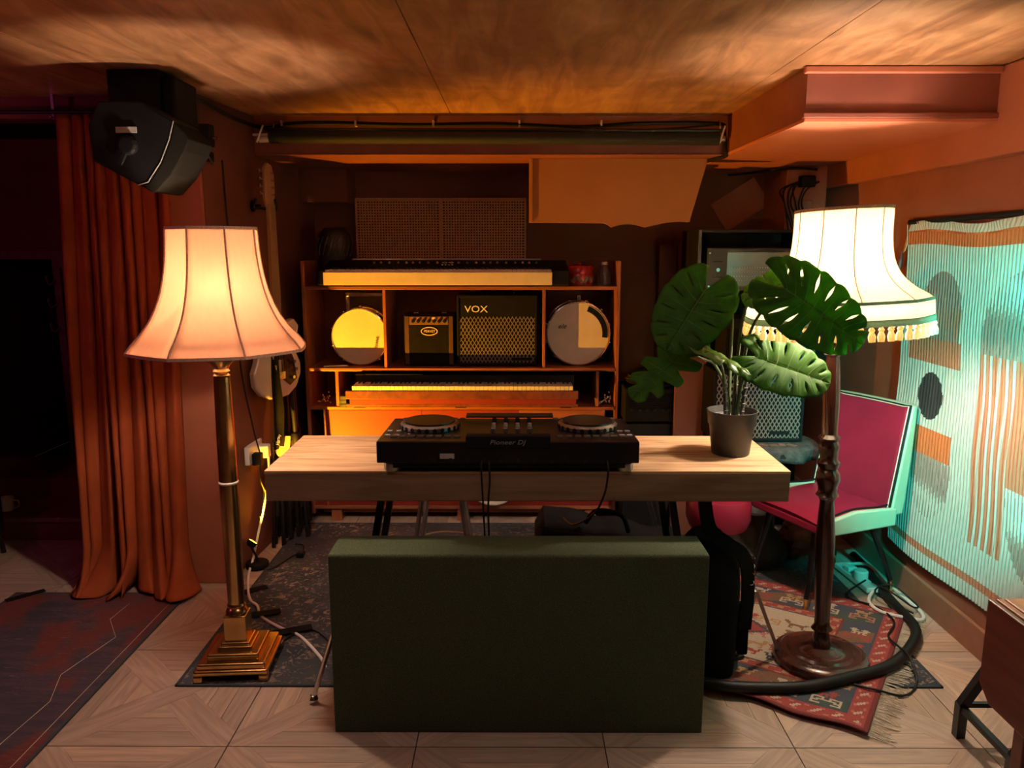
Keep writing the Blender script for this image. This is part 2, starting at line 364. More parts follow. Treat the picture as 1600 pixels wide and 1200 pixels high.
# ================================================================ ROOM SHELL
ZC, ZS = 2.18, 2.0
fl = struct(MB().bb(-3.6, 1.9, -2.7, 6.3, -.08, -.004).build('floor', 'grout', org=(0, 0, 0)))
def clip(poly, nx, ny, d):                        # keep nx*x+ny*y <= d
    out = []
    for i in range(len(poly)):
        a, b = poly[i], poly[(i + 1) % len(poly)]
        da, db = nx * a[0] + ny * a[1] - d, nx * b[0] + ny * b[1] - d
        if da <= 0: out.append(a)
        if (da < 0) != (db < 0) and da != db:
            t = da / (da - db); out.append((a[0] + (b[0] - a[0]) * t, a[1] + (b[1] - a[1]) * t))
    return out
TS = .594; h = TS / 2 - .0012
def tile_polys(rng):
    sq = [(-h, -h), (h, -h), (h, h), (-h, h)]; W = .052; r2 = math.sqrt(.5); res = []
    def put(p, ang):
        if len(p) > 2: res.append((p, ang, rng.uniform(.82, 1.12)))
    put(clip(clip(sq, r2, -r2, W), -r2, r2, W), 45)                      # the unbroken diagonal plank
    for sg in (1, -1): put(clip(clip(clip(sq, r2, r2, W), -r2, -r2, W), -sg * r2, sg * r2, -W), -45)
    for ax, sg in ((0, 1), (0, -1), (1, 1), (1, -1)):                    # four triangles of planks along their edge
        for k in range(4):
            lo, hi = h - (k + 1) * .0745, h - k * .0745
            n = (sg, 0) if ax == 0 else (0, sg)
            p = clip(clip(sq, n[0], n[1], hi), -n[0], -n[1], -lo)
            s1 = (r2, -r2) if True else 0
            p1 = p
            a, b = (r2, -r2), (r2, r2)
            for d in (a, b):
                sd = 1 if (n[0] * d[0] + n[1] * d[1]) > 0 else -1
                p1 = clip(p1, -sd * d[0], -sd * d[1], -W)
            put(p1, 90 if ax == 0 else 0)
    return res
def tile_mesh(rng, bounds=None):
    vs, fs, cols, uvs = [], [], [], []
    for p, ang, tone in tile_polys(rng):
        if bounds:
            x0, x1, y0, y1 = bounds
            for n in ((1, 0, x1), (-1, 0, -x0), (0, 1, y1), (0, -1, -y0)): p = clip(p, *n)
            if len(p) < 3: continue
        cx = sum(q[0] for q in p) / len(p); cy = sum(q[1] for q in p) / len(p)
        ca, sa = math.cos(R(ang)), math.sin(R(ang)); off = rng.uniform(0, 20)
        top = [(q[0] + (-.0007 if q[0] > cx else .0007), q[1] + (-.0007 if q[1] > cy else .0007)) for q in p]
        n0 = len(vs); n = len(top)
        vs += [(x, y, 0) for x, y in top] + [(x, y, -.004) for x, y in top]
        hue = rng.uniform(-.012, .012)
        col = (.47 * tone + hue, .345 * tone, .27 * tone - hue, 1)
        F = [tuple(range(n0, n0 + n))] + [(n0 + i, n0 + n + i, n0 + n + (i + 1) % n, n0 + (i + 1) % n) for i in range(n)]
        for f in F:
            fs.append(f)
            for i in f:
                cols += col; x, y = vs[i][0], vs[i][1]
                uvs += [x * ca + y * sa + off, -x * sa + y * ca + off]
    me = bpy.data.meshes.new('tile'); me.from_pydata(vs, [], fs)
    me.color_attributes.new('Col', 'FLOAT_COLOR', 'CORNER').data.foreach_set('color', cols)
    me.uv_layers.new(name='UVMap').data.foreach_set('uv', uvs)
    me.materials.append(M['tile']); return me
rng = random.Random(3)
variants = [tile_mesh(rng) for _ in range(6)]
XW0, XW1, YW0, YW1 = -3.6, 1.78, -2.6, 4.85
for j in range(-8, 5):
    for i in range(-6, 3):
        x0 = .283 + i * TS; y0 = 2.218 + j * TS; cx, cy = x0 + TS / 2, y0 + TS / 2
        bx0, bx1, by0, by1 = max(x0, XW0) - cx, min(x0 + TS, XW1) - cx, max(y0, YW0) - cy, min(y0 + TS, YW1) - cy
        if bx1 - bx0 < .02 or by1 - by0 < .02: continue
        cut = (bx1 - bx0 < TS - .001) or (by1 - by0 < TS - .001)
        me = tile_mesh(rng, (bx0, bx1, by0, by1)) if cut else rng.choice(variants)
        t = bpy.data.objects.new('tile', me); C.objects.link(t); t.parent = fl; t.location = (cx, cy, 0)
        if not cut: t.rotation_euler = (0, 0, R(180) * rng.randint(0, 1))

def wallbox(name, m, *a, **k): return struct(MB().bb(*a).build(name, m, org=(a[0], a[2], a[4]), **k))
# back wall of the alcove, and the left room's back wall with its dark doorway
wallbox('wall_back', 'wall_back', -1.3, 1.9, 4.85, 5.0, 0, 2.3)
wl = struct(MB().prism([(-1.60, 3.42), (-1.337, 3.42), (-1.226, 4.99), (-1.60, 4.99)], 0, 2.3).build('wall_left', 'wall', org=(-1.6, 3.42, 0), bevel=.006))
struct(MB().prism([(-1.3365, 3.43), (-1.3325, 3.43), (-1.2215, 4.85), (-1.2275, 4.85)], 0, 2.178).build('alcove_dark_facing', 'wall_back', org=(-1.33, 3.43, 0)))  # thin facing added to make the column's alcove side darker
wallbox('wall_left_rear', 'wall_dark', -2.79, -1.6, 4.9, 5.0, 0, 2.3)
wallbox('trim_1', 'wall_dark', -3.6, -2.79, 4.9, 5.0, 1.485, 2.3)
d = MB(); d.bb(-2.86, -2.775, 4.86, 4.9, .04, 1.53); d.bb(-3.6, -2.86, 4.86, 4.9, 1.47, 1.53)
struct(d.build('door_1', 'frame_purple', org=(-2.8, 4.9, 0), bevel=.004))
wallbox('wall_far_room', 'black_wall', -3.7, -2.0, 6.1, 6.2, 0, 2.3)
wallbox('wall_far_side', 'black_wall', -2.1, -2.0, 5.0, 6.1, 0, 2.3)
wallbox('wall_outer_left', 'wall_dark', -3.75, -3.6, -2.7, 6.2, 0, 2.3)
wallbox('wall_front', 'wall', -3.7, 1.9, -2.75, -2.6, 0, 2.3)
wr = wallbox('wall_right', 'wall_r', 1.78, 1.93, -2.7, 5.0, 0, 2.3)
wallbox('trim_2', 'wall', 1.725, 1.78, -2.6, 4.85, 1.868, 2.18, bevel=.006)              # shallow beam on the right wall
wallbox('baseboard_right', 'base', 1.762, 1.78, -2.6, 4.85, 0, .12, bevel=.004)
wallbox('trim_3', 'wall', 1.50, 1.725, 4.45, 4.85, .9, 2.0, bevel=.006)                  # pier in the right rear corner
# header over the curtain
wallbox('trim_4', 'wall_dark', -3.6, -1.60, 3.50, 3.62, 2.09, 2.2)
# steps at the left
stp = thing('platform_steps', 'low dark steps climbing to the doorway behind the curtain', 'steps', (-2.6, 4.2, 0))
MB().bb(-3.55, -1.62, 3.96, 4.36, .0, .125).build('step', 'wall_dark', stp, bevel=.004)
MB().bb(-3.55, -1.62, 4.36, 4.85, .0, .22).build('step', 'wall_dark', stp, bevel=.004)
MB().bb(-3.55, -1.62, 3.945, 3.975, .105, .13).build('nosing', 'frame_purple', stp, bevel=.004)
# ceiling of plywood sheets
ce = struct(MB().bb(-3.7, 1.9, -2.75, 6.2, 2.2, 2.3).build('ceiling', 'wall_dark', org=(0, 0, 2.2)))
xs = [-3.6, -2.775, -1.537, -.312, .955, 1.725]
ys = [-2.6, -.1, 2.36 - .02, 4.0]
for i in range(len(xs) - 1):
    for (y0, y1) in ((-2.6, 1.45), (1.45, 4.0)):
        o = MB().bb(xs[i] + .0012, xs[i + 1] - .0012, y0 + .001, y1 - .001, 2.18, 2.2).build('plywood_sheet', 'ply' if i else 'wall_dark', ce, bevel=.0015)
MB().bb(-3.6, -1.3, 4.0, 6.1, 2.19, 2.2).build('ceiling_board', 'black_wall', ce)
# dropped soffit over the alcove and the boxed bulkhead on the right
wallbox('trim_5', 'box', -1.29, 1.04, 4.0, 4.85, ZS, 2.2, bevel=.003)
b = struct(MB().prism([(1.04, 2.93), (1.728, 2.93), (1.728, 4.85), (1.04, 4.85)], ZS + .002, 2.2).build('trim_6', 'box', org=(1.04, 2.93, 2)))
MB().bb(1.035, 1.725, 2.922, 4.84, ZS - .012, ZS + .002).build('soffit_board', 'soffit', b, bevel=.002)
MB().bb(1.03, 1.73, 2.916, 2.94, ZS + .002, ZS + .02).build('lower_lip', 'box', b, bevel=.003)
MB().bb(1.028, 1.73, 2.912, 2.94, 2.155, 2.178).build('upper_lip', 'soffit', b, bevel=.004)
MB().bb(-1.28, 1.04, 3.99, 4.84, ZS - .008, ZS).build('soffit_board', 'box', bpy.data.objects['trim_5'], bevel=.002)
# hanging panel cut to the amber light patch's outline, then boxes on the back wall
sc_ = [(.078, 1.672), (.45, 1.668)] + [(.45 + .05 * k / 4, 1.668 - .022 * (k / 4) ** 2) for k in range(1, 5)]
for x0, x1 in ((.50, .675), (.675, .90)): sc_ += [(x0 + (x1 - x0) * k / 8, 1.646 + (.030 if x1 > .8 else .018) * math.sin(math.pi * k / 8 * (.62 if x1 > .8 else 1))) for k in range(1, 9)]
hp_ = struct(MB().prism(sc_ + [(.985, 1.992), (.078, 1.992)], 4.12, 4.16, 'y').build('amber_patch_panel', 'panel_amber', org=(.06, 4.12, 1.66), bevel=.002))
MB().bb(.072, .090, 4.108, 4.165, 1.672, 1.992).build('edge_strip', 'panel_amber', hp_, bevel=.002)
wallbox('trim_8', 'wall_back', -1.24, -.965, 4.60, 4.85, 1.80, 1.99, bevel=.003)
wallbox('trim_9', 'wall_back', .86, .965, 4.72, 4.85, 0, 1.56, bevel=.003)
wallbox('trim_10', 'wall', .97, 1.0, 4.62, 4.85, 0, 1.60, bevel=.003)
struct(MB().box((1.36, 4.842, 1.80), (.30, .012, .19), Matrix.Rotation(R(-33), 3, 'Y')).build('diamond_patch', 'wall', org=(1.36, 4.84, 1.8)))  # thin tilted plate in brighter paint forms the wall's diamond patch
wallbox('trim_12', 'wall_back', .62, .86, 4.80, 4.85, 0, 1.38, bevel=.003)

# ================================================================ RUGS
def rug(name, x0, x1, y0, y1, m, label, th=.007):
    r = thing(name, label, 'rug', ((x0 + x1) / 2, (y0 + y1) / 2, 0))
    MB().bb(x0 + .012, x1 - .012, y0 + .012, y1 - .012, .0006, th).build('pile', m, r)
    e = MB()
    e.bb(x0, x1, y0, y0 + .012, .0006, th + .001); e.bb(x0, x1, y1 - .012, y1, .0006, th + .001)
    e.bb(x0, x0 + .012, y0, y1, .0006, th + .001); e.bb(x1 - .012, x1, y0, y1, .0006, th + .001)
    e.build('binding', 'rug_edge', r, bevel=.002)
    return r
rug('distressed_rug', -1.215, 1.525, 2.553, 4.22, 'rug_grey', 'large worn blue grey rug lying under the table and brass lamp')
lr = rug('runner_rug', -2.26, -1.475, 1.2, 3.31, 'rug_left', 'dark blue and red faded rug on the floor before the rust curtain')
def line(pts): 
    return MB().tube([(x, y, .0078) for x, y in pts], .0009, 4)
line([(-1.62, 2.2), (-1.6, 2.45), (-1.66, 2.62), (-1.60, 2.9), (-1.7, 3.05), (-1.69, 3.2)]).build('worn_line', 'thread', lr)
line([(-1.515, 1.3), (-1.515, 3.25)]).build('worn_line', 'thread', lr)

# kilim: woven pattern held as coloured cells of the cloth
CREAM, REDK, DKRED, NAVY, GRN, OCH, ROSE, BRN = (.40, .33, .25), (.27, .045, .04), (.15, .025, .025), (.045, .055, .08), (.04, .07, .055), (.34, .20, .10), (.36, .14, .11), (.16, .08, .045)
ANIMALS = ["..........XX.;.........XXX;XX.......XX.;.XXXXXXXXX.;..XXXXXXX..;..XX...XX..;..X.....X..;.XX....XX..",
           "XX.......;.X..XXXX.;.XXXXXXX.;..XXXXX..;..X...X..;..XX..XX.", "....XX.....;...XXXX....;..XX..XX...;.XX....XX..;..XX..XX...;...XXXX....;....XX.....",
           "XXXXX..XXXXX;X...X..X...X;X.XXXXXXXX.X;XXX......XXX;X..........X;XXXX....XXXX", ".XX...XX.;XXXX.XXXX;.XX...XX.;.XXXXXXX.;..X.X.X..;.XX.X.XX."]
KW, KH = 1.75, 1.0; NXK, NYK = 210, 120
cells = {}
rk = random.Random(11)
for j in range(NYK):
    for i in range(NXK):
        e = min(i, j, NXK - 1 - i, NYK - 1 - j)
        if e < 2: c = DKRED
        elif e < 9:
            c = REDK
            if 4 <= e <= 6 and ((i + j) // 2) % 4 == 0: c = CREAM
            elif e in (3, 7) and (i + j) % 6 < 2: c = ROSE
        elif e < 10: c = NAVY
        elif e < 25: c = (NAVY, GRN, NAVY, BRN)[((i + 2 * j) // 23) % 4]
        elif e < 26: c = DKRED
        elif e < 31: c = REDK if (i // 3 + j // 3) % 3 else OCH
        elif e < 32: c = NAVY
        else: c = CREAM
        cells[i, j] = c
def stamp(i0, j0, art, c, line_=None, sc=1, flip=False):
    rows = art.split(';')[::-1]
    for b, row in enumerate(rows):
        if flip: row = row[::-1]
        for a, ch in enumerate(row):
            if ch == 'X':
                for u in range(sc):
                    for v in range(sc): 
                        p = (i0 + a * sc + u, j0 + b * sc + v)
                        if p in cells: cells[p] = c
cols = [REDK, REDK, ROSE, NAVY, OCH, BRN, REDK, GRN]
for i0 in range(12, NXK - 22, 17):
    for j0 in (11, NYK - 22):
        stamp(i0, j0, ANIMALS[3], rk.choice([REDK, ROSE, OCH, CREAM]), sc=1); stamp(i0 + 2, j0 + 6, ANIMALS[rk.choice((1, 4))], rk.choice([CREAM, REDK, OCH]))
for j0 in range(28, NYK - 36, 16):
    for i0 in (11, NXK - 23):
        stamp(i0, j0, ANIMALS[3], rk.choice([REDK, ROSE, OCH])); stamp(i0 + 1, j0 + 6, ANIMALS[4], rk.choice([CREAM, REDK]))
for j0 in range(34, NYK - 42, 9):
    for i0 in range(34 + (j0 * 7) % 9, NXK - 44, 12):
        stamp(i0 + rk.randint(0, 3), j0 + rk.randint(0, 2), ANIMALS[rk.randrange(5)], rk.choice(cols), flip=rk.random() < .5)
for j in range(50, 74):                                            # red medallions across the field
    for k in (70, 128):
        wd = 18 - abs(j - 61) * 1.5
        for i in range(int(k - wd), int(k + wd)):
            cells[i, j] = REDK if abs(i - k) < wd - 2 else NAVY
ka, kb = Vector((1.125, 2.262, 0)), Vector((-.843, .538, 0)); kc = Vector((.538, .843, 0))
kl = thing('kilim_rug', 'red and cream patterned kilim with white fringe lying under the dark wooden lamp', 'rug', (1.125, 2.262, 0))
def kpos(u, v):
    p = ka + kb * u + kc * v
    wv = .008 * math.sin(u * 22) * max(0, 1 - v / .12)
    z = .016 + .004 * abs(math.sin(u * 9 + 1)) * max(0, 1 - v / .2)
    return Vector((p.x, p.y, z)) + kc * wv
M['kilim'] = attr_mat('kilim_wool', .95, .5, 260, .22, (1, 1, 1))
grid('woven_cloth', 'kilim', KW, KH, NXK, NYK, lambda u, v: cells[min(NXK - 1, int(u / KW * NXK)), min(NYK - 1, int(v / KH * NYK))], kpos, kl, solid=.004)
fr = MB(); rf = random.Random(5)
for k in range(190):
    v = k / 190 * KH; p = kpos(0, v); l = rf.uniform(.05, .085); a = rf.uniform(-.35, .35)
    q = p - kb * l + kc * a * l
    fr.tube([(p.x, p.y, .014), ((p.x + q.x) / 2, (p.y + q.y) / 2, .012 if v > .12 else .006), (q.x, q.y, .010 if q.y > 2.56 and q.x < 1.52 else .003)], .0014, 4)
o = fr.build('fringe', 'thread', kl); o['kind'] = 'stuff'

# ================================================================ BRASS LAMP
bl = thing('brass_floor_lamp', 'brass column floor lamp with a peach bell shade standing by the rust curtain', 'lamp', (-1.03, 2.70, .008))
X0, Y0 = -1.03, 2.70
rz = R(4)
b = MB()
b.box((X0, Y0, .042), (.262, .262, .02), rz); b.box((X0, Y0, .062), (.24, .24, .022), rz)
b.box((X0, Y0, .083), (.185, .185, .024), rz); b.box((X0, Y0, .098), (.125, .125, .02), rz); b.box((X0, Y0, .112), (.105, .105, .014), rz)
b.build('stepped_base', 'brass', bl, bevel=.006)
for a in (-1, 1):
    for c in (-1, 1):
        v = Matrix.Rotation(rz, 3, 'Z') @ Vector((a * .115, c * .115, 0))
        MB().box((X0 + v.x, Y0 + v.y, .02), (.032, .032, .025), rz).build('foot', 'brass', bl, bevel=.004)
MB().box((X0, Y0, .165), (.08, .08, .10), rz).build('square_block', 'brass', bl, bevel=.004)
MB().lathe([(.036, .215), (.04, .222), (.036, .232), (.030, .238), (.034, .246), (.030, .255)], (X0, Y0, 0), 24).build('collar', 'brass', bl, smooth=True)
MB().lathe([(.030, .25), (.0325, .6), (.0315, .9), (.028, 1.10)], (X0, Y0, 0), 28).build('column', 'brass', bl, smooth=True)
MB().lathe([(.0325, .71), (.035, .713), (.035, .717), (.0325, .72)], (X0, Y0, 0), 24).build('ring', 'white_cable', bl, smooth=True)
MB().lathe([(.024, 1.10), (.030, 1.105), (.022, 1.112), (.030, 1.12), (.024, 1.128), (.030, 1.14), (.052, 1.16), (.053, 1.172), (.04, 1.176), (.018, 1.18), (.014, 1.28)], (X0, Y0, 0), 28).build('cup', 'brass', bl, smooth=True)
MB().lathe([(.017, 1.28), (.017, 1.34)], (X0, Y0, 0), 16).build('lamp_holder', 'black', bl, smooth=True)
MB().lathe([(.012, 1.34), (.02, 1.36), (.031, 1.395), (.030, 1.42), (.018, 1.44), (.003, 1.447)], (X0 + .035, Y0 - .07, 0), 20).build('bulb', 'bulb', bl, smooth=True)
def shade(parent, cx, cy, prof, nseg, pm, seam, trim_top, trim_bot, tilt=(0, 0), phase=0, per=6, rib_r=.0035, flat=True):
    """prof = [(z, r)] from top to bottom; one panel object per segment"""
    z0 = prof[0][0]
    def P(a, r, z):
        x, y = r * math.cos(a), r * math.sin(a)
        return Vector((cx + x + tilt[0] * 0, cy + y, z + x * tilt[0] + y * tilt[1]))
    def ringpt(t, r, z):
        k = t * nseg; i = math.floor(k); f = k - i
        a0 = phase + 2 * math.pi * i / nseg; a1 = phase + 2 * math.pi * (i + 1) / nseg
        p, q = P(a0, r, z), P(a1, r, z); c = p.lerp(q, f)
        rr = P(phase + 2 * math.pi * t, r, z)
        return c.lerp(rr, .35)
    def band(z, r, hgt, off, m, nm, par):
        bnd = MB(); n = nseg * per; pr = [(-hgt / 2, off), (hgt / 2, off), (hgt / 2, off + .004), (-hgt / 2, off + .004)]
        vs = [ringpt(k / n, r + o_, z + dz) for k in range(n) for dz, o_ in pr]
        fs = [(k * 4 + c, k * 4 + (c + 1) % 4, ((k + 1) % n) * 4 + (c + 1) % 4, ((k + 1) % n) * 4 + c) for k in range(n) for c in range(4)]
        bnd.add(vs, fs); return bnd.build(nm, m, par)
    sh = band(prof[0][0], prof[0][1], .010, -.001, trim_top, 'lamp_shade', parent)
    band(prof[-1][0], prof[-1][1], .010, -.001, trim_bot, 'lower_trim', sh)
    # smooth the profile
    pp = curve_pts([(r, z, 0) for z, r in prof], 4)
    for i in range(nseg):
        vs = [ringpt((i + f / per) / nseg if f < per else (i + 1 - 1e-6) / nseg, q.x, q.y) for q in pp for f in range(per + 1)]
        n = per + 1
        fs = [(a * n + c, a * n + c + 1, (a + 1) * n + c + 1, (a + 1) * n + c) for a in range(len(pp) - 1) for c in range(per)]
        MB().add(vs, fs).build('shade_panel', pm, sh, smooth=True, solid=.0012)
        MB().tube([ringpt(i / nseg, q.x + .001, q.y) for q in pp], rib_r, 5).build('seam_braid', seam, sh)
    # wire spider that carries the shade
    sp = MB(); zt, rt = prof[0]
    for k in range(3): sp.tube([(cx, cy, zt - .02), P(phase + k * 2.094, rt - .003, zt)], .0018, 5)
    sp.tube([(cx, cy, zt - .02), (cx, cy, prof[-1][0] + .06)], .003, 6)
    sp.build('shade_carrier', 'brass', sh)
    return sh, ringpt
shade(bl, X0, Y0, [(1.61, .150), (1.555, .153), (1.50, .158), (1.45, .166), (1.40, .178), (1.35, .196), (1.30, .222), (1.255, .256), (1.225, .284), (1.20, .302)], 8,
      'shade_peach', 'shade_seam', 'shade_seam', 'shade_seam', phase=R(-100))

# ================================================================ WOODEN LAMP
wl_ = thing('wooden_floor_lamp', 'dark turned wood floor lamp with a cream fringed shade behind the plant', 'lamp', (1.145, 2.71, .016))
def wl_ax(z): return (1.145 - .033 * (z - .05), 2.71 - .04 * (z - .05) * 0, 0)
MB().lathe([(.165, .018), (.172, .03), (.172, .042), (.165, .052), (.150, .056), (.142, .064), (.120, .062), (.112, .070), (.095, .068), (.060, .070), (.05, .078), (.03, .082)], (1.145, 2.71, 0), 48).build('round_base', 'dark_wood_h', wl_, smooth=True)
ax = Vector((-.03, 0, 1)).normalized()
pr = [(.034, .075), (.036, .10), (.030, .125), (.026, .14), (.038, .15), (.028, .165), (.027, .19), (.030, .30), (.034, .42), (.034, .50), (.028, .60), (.024, .645),
      (.030, .66), (.040, .668), (.032, .68), (.034, .70), (.042, .725), (.040, .75), (.030, .765), (.036, .775), (.040, .79), (.030, .805), (.032, .83), (.036, .85), (.028, .868), (.038, .88), (.026, .893),
      (.027, .93), (.029, 1.0), (.029, 1.06), (.024, 1.15), (.021, 1.17), (.031, 1.18), (.024, 1.195), (.020, 1.21), (.029, 1.23), (.022, 1.26)]
MB().lathe([(r, z - .05) for r, z in pr], (1.145, 2.71, .05), 24, axis=ax).build('turned_pole', 'dark_wood', wl_, smooth=True)
tx = 1.145 - .03 * 1.2
MB().lathe([(.010, 1.25), (.010, 1.38)], (tx, 2.71, 0), 12).build('lamp_holder', 'brass', wl_)
MB().lathe([(.014, 1.38), (.02, 1.40), (.036, 1.45), (.036, 1.48), (.022, 1.505), (.003, 1.512)], (tx, 2.71, 0), 20).build('bulb', 'bulb2', wl_, smooth=True)
prof2 = [(1.672, .156), (1.60, .156), (1.545, .160), (1.50, .169), (1.46, .187), (1.43, .212), (1.405, .243), (1.385, .275), (1.37, .296)]
sh2, rp = shade(wl_, 1.112, 2.71, prof2, 10, 'shade_cream', 'shade_trim', 'shade_trim', 'shade_band', tilt=(.045, -.02), phase=R(-98), rib_r=.0016)
def skirt(z0, z1, r0, r1, m, nm):
    n = 60; MB().add([rp(k / n * .99999, r, z) for r, z in ((r0, z0), (r1, z1)) for k in range(n)], [(k, (k + 1) % n, n + (k + 1) % n, n + k) for k in range(n)]).build(nm, m, sh2, smooth=True, solid=.0015)
skirt(1.368, 1.315, .298, .303, 'shade_cream', 'pleated_skirt')
n = 120
skirt(1.318, 1.296, .306, .307, 'shade_band', 'braid_band')
tas = None
NT = 58
for k in range(NT):
    p = rp(k / NT, .305, 1.298); q = rp(k / NT, .300, 1.25)
    if tas is None:
        tas = MB().tube([(0, 0, 0), (0, 0, -.010), (0, 0, -.016), (0, 0, -.03), (0, 0, -.047)], [.004, .010, .0065, .012, .010], 8).build('tassel', 'tassel', sh2, smooth=True, world=False)
        t = tas
    else: t = tas.copy(); C.objects.link(t)
    t.location = p - ORG[sh2]; t.rotation_euler = (random.uniform(-.1, .1), random.uniform(-.1, .1), random.uniform(0, 3))

# ================================================================ TABLE
tb = thing('wooden_table', 'thick pale oak slab table with black steel legs in the middle of the room', 'table', (.04, 2.72, 0))
MB().bb(-.828, .908, 2.483, 2.975, .812, .82).build('top_face', 'table', tb)
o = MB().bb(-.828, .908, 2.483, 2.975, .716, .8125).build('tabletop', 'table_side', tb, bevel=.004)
for sx in (-1, 1):
    for yy in (2.6, 2.88):
        x0 = .04 + sx * .50; x1 = .04 + sx * .62
        zf = .022 if sx < 0 else .034
        MB().tube([(x0, yy, .706), (x1, yy, zf)], .017, 4).build('leg', 'steel_black', tb)
    MB().bb(min(x0, x1) - .0, max(x0, x1) - .0, 2.58, 2.90, .704, .716).build('mounting_plate', 'steel_black', tb, bevel=.002)
    MB().tube([(x1, 2.58, zf), (x1, 2.90, zf)], .012, 4).build('foot_bar', 'steel_black', tb)

# ================================================================ GREEN BOX
gb = thing('green_fabric_box', 'long dark green speckled fabric box standing upright on the floor before the table', 'box', (.01, 2.38, 0))
prf = [(2.292, .0), (2.292, .600), (2.298, .607), (2.345, .607), (2.47, .603), (2.474, .59), (2.474, 0)]
MB().prism(prf, -.582, .604, 'x').build('fabric_body', 'green_box', gb, bevel=.004)
for a, c in (((-.60, 2.43, .30), (-.692, 2.455, .026)), ((.80, 2.56, .36), (.955, 2.64, .028))):
    if a[0] < 0:
        MB().tube([(-.575, 2.43, .42), a, c], .0085, 8).build('strut_leg', 'chrome', gb, smooth=True)
        MB().lathe([(.002, -.017), (.012, -.013), (.017, 0), (.012, .013), (.002, .017)], (c[0], c[1], .0182), 14).build('ball_foot', 'chrome', gb, smooth=True)
ss = thing('folding_stand', 'flat steel strut of a folding stand beside the black bag', 'stand', (1.0, 2.72, .02))
MB().tube([(.86, 2.62, .34), (1.0, 2.74, .032)], .009, 4).build('strut', 'steel', ss)
MB().box((1.005, 2.745, .028), (.05, .03, .014), .4).build('foot', 'rubber', ss, bevel=.003)
MB().tube([(.86, 2.62, .34), (.835, 2.72, .04)], .009, 4).build('strut', 'steel', ss)
MB().box((.835, 2.72, .03), (.05, .03, .014), .4).build('foot', 'rubber', ss, bevel=.003)

# ================================================================ DJ CONTROLLER
dj = thing('dj_controller', 'black DJ controller with two jog wheels on the middle of the table', 'controller', (-.02, 2.66, .82))
MB().prism([(2.465, .852), (2.465, .925), (2.86, .915), (2.86, .852)], -.452, .405, 'x').build('body', 'black_gloss', dj, bevel=.004)
MB().bb(-.40, .36, 2.47, 2.84, .835, .852).build('underside', 'black', dj)
for x in (-.405, .362):
    for y in (2.50, 2.81): MB().lathe([(.026, .8205), (.029, .826), (.029, .848), (.024, .853)], (x, y, 0), 20).build('foot', 'steel', dj, smooth=True)
MB().bb(-.16, .115, 2.462, 2.50, .90, .945).build('rear_hump', 'black', dj, bevel=.004)
text('logo_text', 'Pioneer DJ', .021, dj, (-.025, 2.4606, .917), (R(90), 0, 0), 'text_grey', shear=.25, sx=1.25)
for cx in (-.30, .255):
    j = MB().lathe([(.098, .918), (.104, .924), (.104, .936), (.096, .943)], (cx, 2.69, 0), 40).build('jog_wheel', 'steel', dj, smooth=True)
    MB().lathe([(.090, .940), (.088, .948), (.01, .949)], (cx, 2.69, 0), 40).build('jog_plate', 'black_gloss', j, smooth=True)
    for k in range(24):
        a = 2 * math.pi * k / 24; MB().lathe([(.008, 0), (.006, .0025)], (cx + .1035 * math.cos(a), 2.69 + .1035 * math.sin(a), .930), 8, axis=(math.cos(a), math.sin(a), 0)).build('grip_dimple', 'black', j)
    for k in range(8):
        x = cx - .105 + k * .03
        MB().bb(x - .011, x + .011, 2.525, 2.545, .922, .929).build('performance_pad', 'dim_pad', dj, bevel=.0015)
        MB().bb(x - .010, x + .010, 2.835, 2.852, .914, .920).build('hot_cue_pad', 'dim_pad', dj, bevel=.0015)
for k in range(4):
    x = -.075 + k * .042
    MB().bb(x - .003, x + .003, 2.58, 2.66, .919, .9225).build('fader_slot', 'black', dj)
    MB().bb(x - .008, x + .008, 2.60, 2.625, .922, .938).build('fader_cap', 'steel', dj, bevel=.002)
    for r_ in range(4): MB().lathe([(.008, .918), (.007, .936)], (x, 2.69 + r_ * .035, 0), 12).build('knob', 'panel_grey' if r_ == 0 else 'black', dj, smooth=True)
for x in (-.43, -.40, .36, .385): 
    for y in (2.56, 2.62): MB().bb(x - .009, x + .009, y - .008, y + .008, .921, .926).build('button', 'panel_grey', dj, bevel=.001)
MB().bb(-.245, -.198, 2.4625, 2.4655, .868, .885).build('rating_label', 'panel_grey', dj)
for k in range(12):
    x = -.32 + k * .055; MB().lathe([(.009, 0), (.009, .004), (.004, .0045)], (x, 2.4655, .862), 12, axis=(0, -1, 0)).build('socket', 'steel_black', dj)
MB().bb(-.18, .14, 2.80, 2.86, .93, .936).build('screen_rim', 'steel_black', dj, bevel=.001)
cable('signal_cable', [(-.108, 2.462, .862), (-.11, 2.445, .85), (-.108, 2.44, .80), (-.104, 2.455, .70), (-.10, 2.5, .5), (-.10, 2.52, .05)], .0032, 'rubber', 'thin black cable hanging from the controller, left one of the close pair', group=None)
cable('signal_cable', [(-.085, 2.462, .862), (-.084, 2.445, .85), (-.082, 2.44, .80), (-.088, 2.455, .70), (-.086, 2.5, .5), (-.088, 2.52, .05)], .0032, 'rubber', 'thin black cable hanging from the controller, right one of the close pair')
cable('power_cable', [(.30, 2.462, .862), (.302, 2.448, .85), (.30, 2.44, .81), (.29, 2.445, .75), (.265, 2.52, .66), (.22, 2.8, .52), (.2, 3.1, .44)], .0035, 'rubber', 'black cable hanging from the right end of the controller over the table edge')

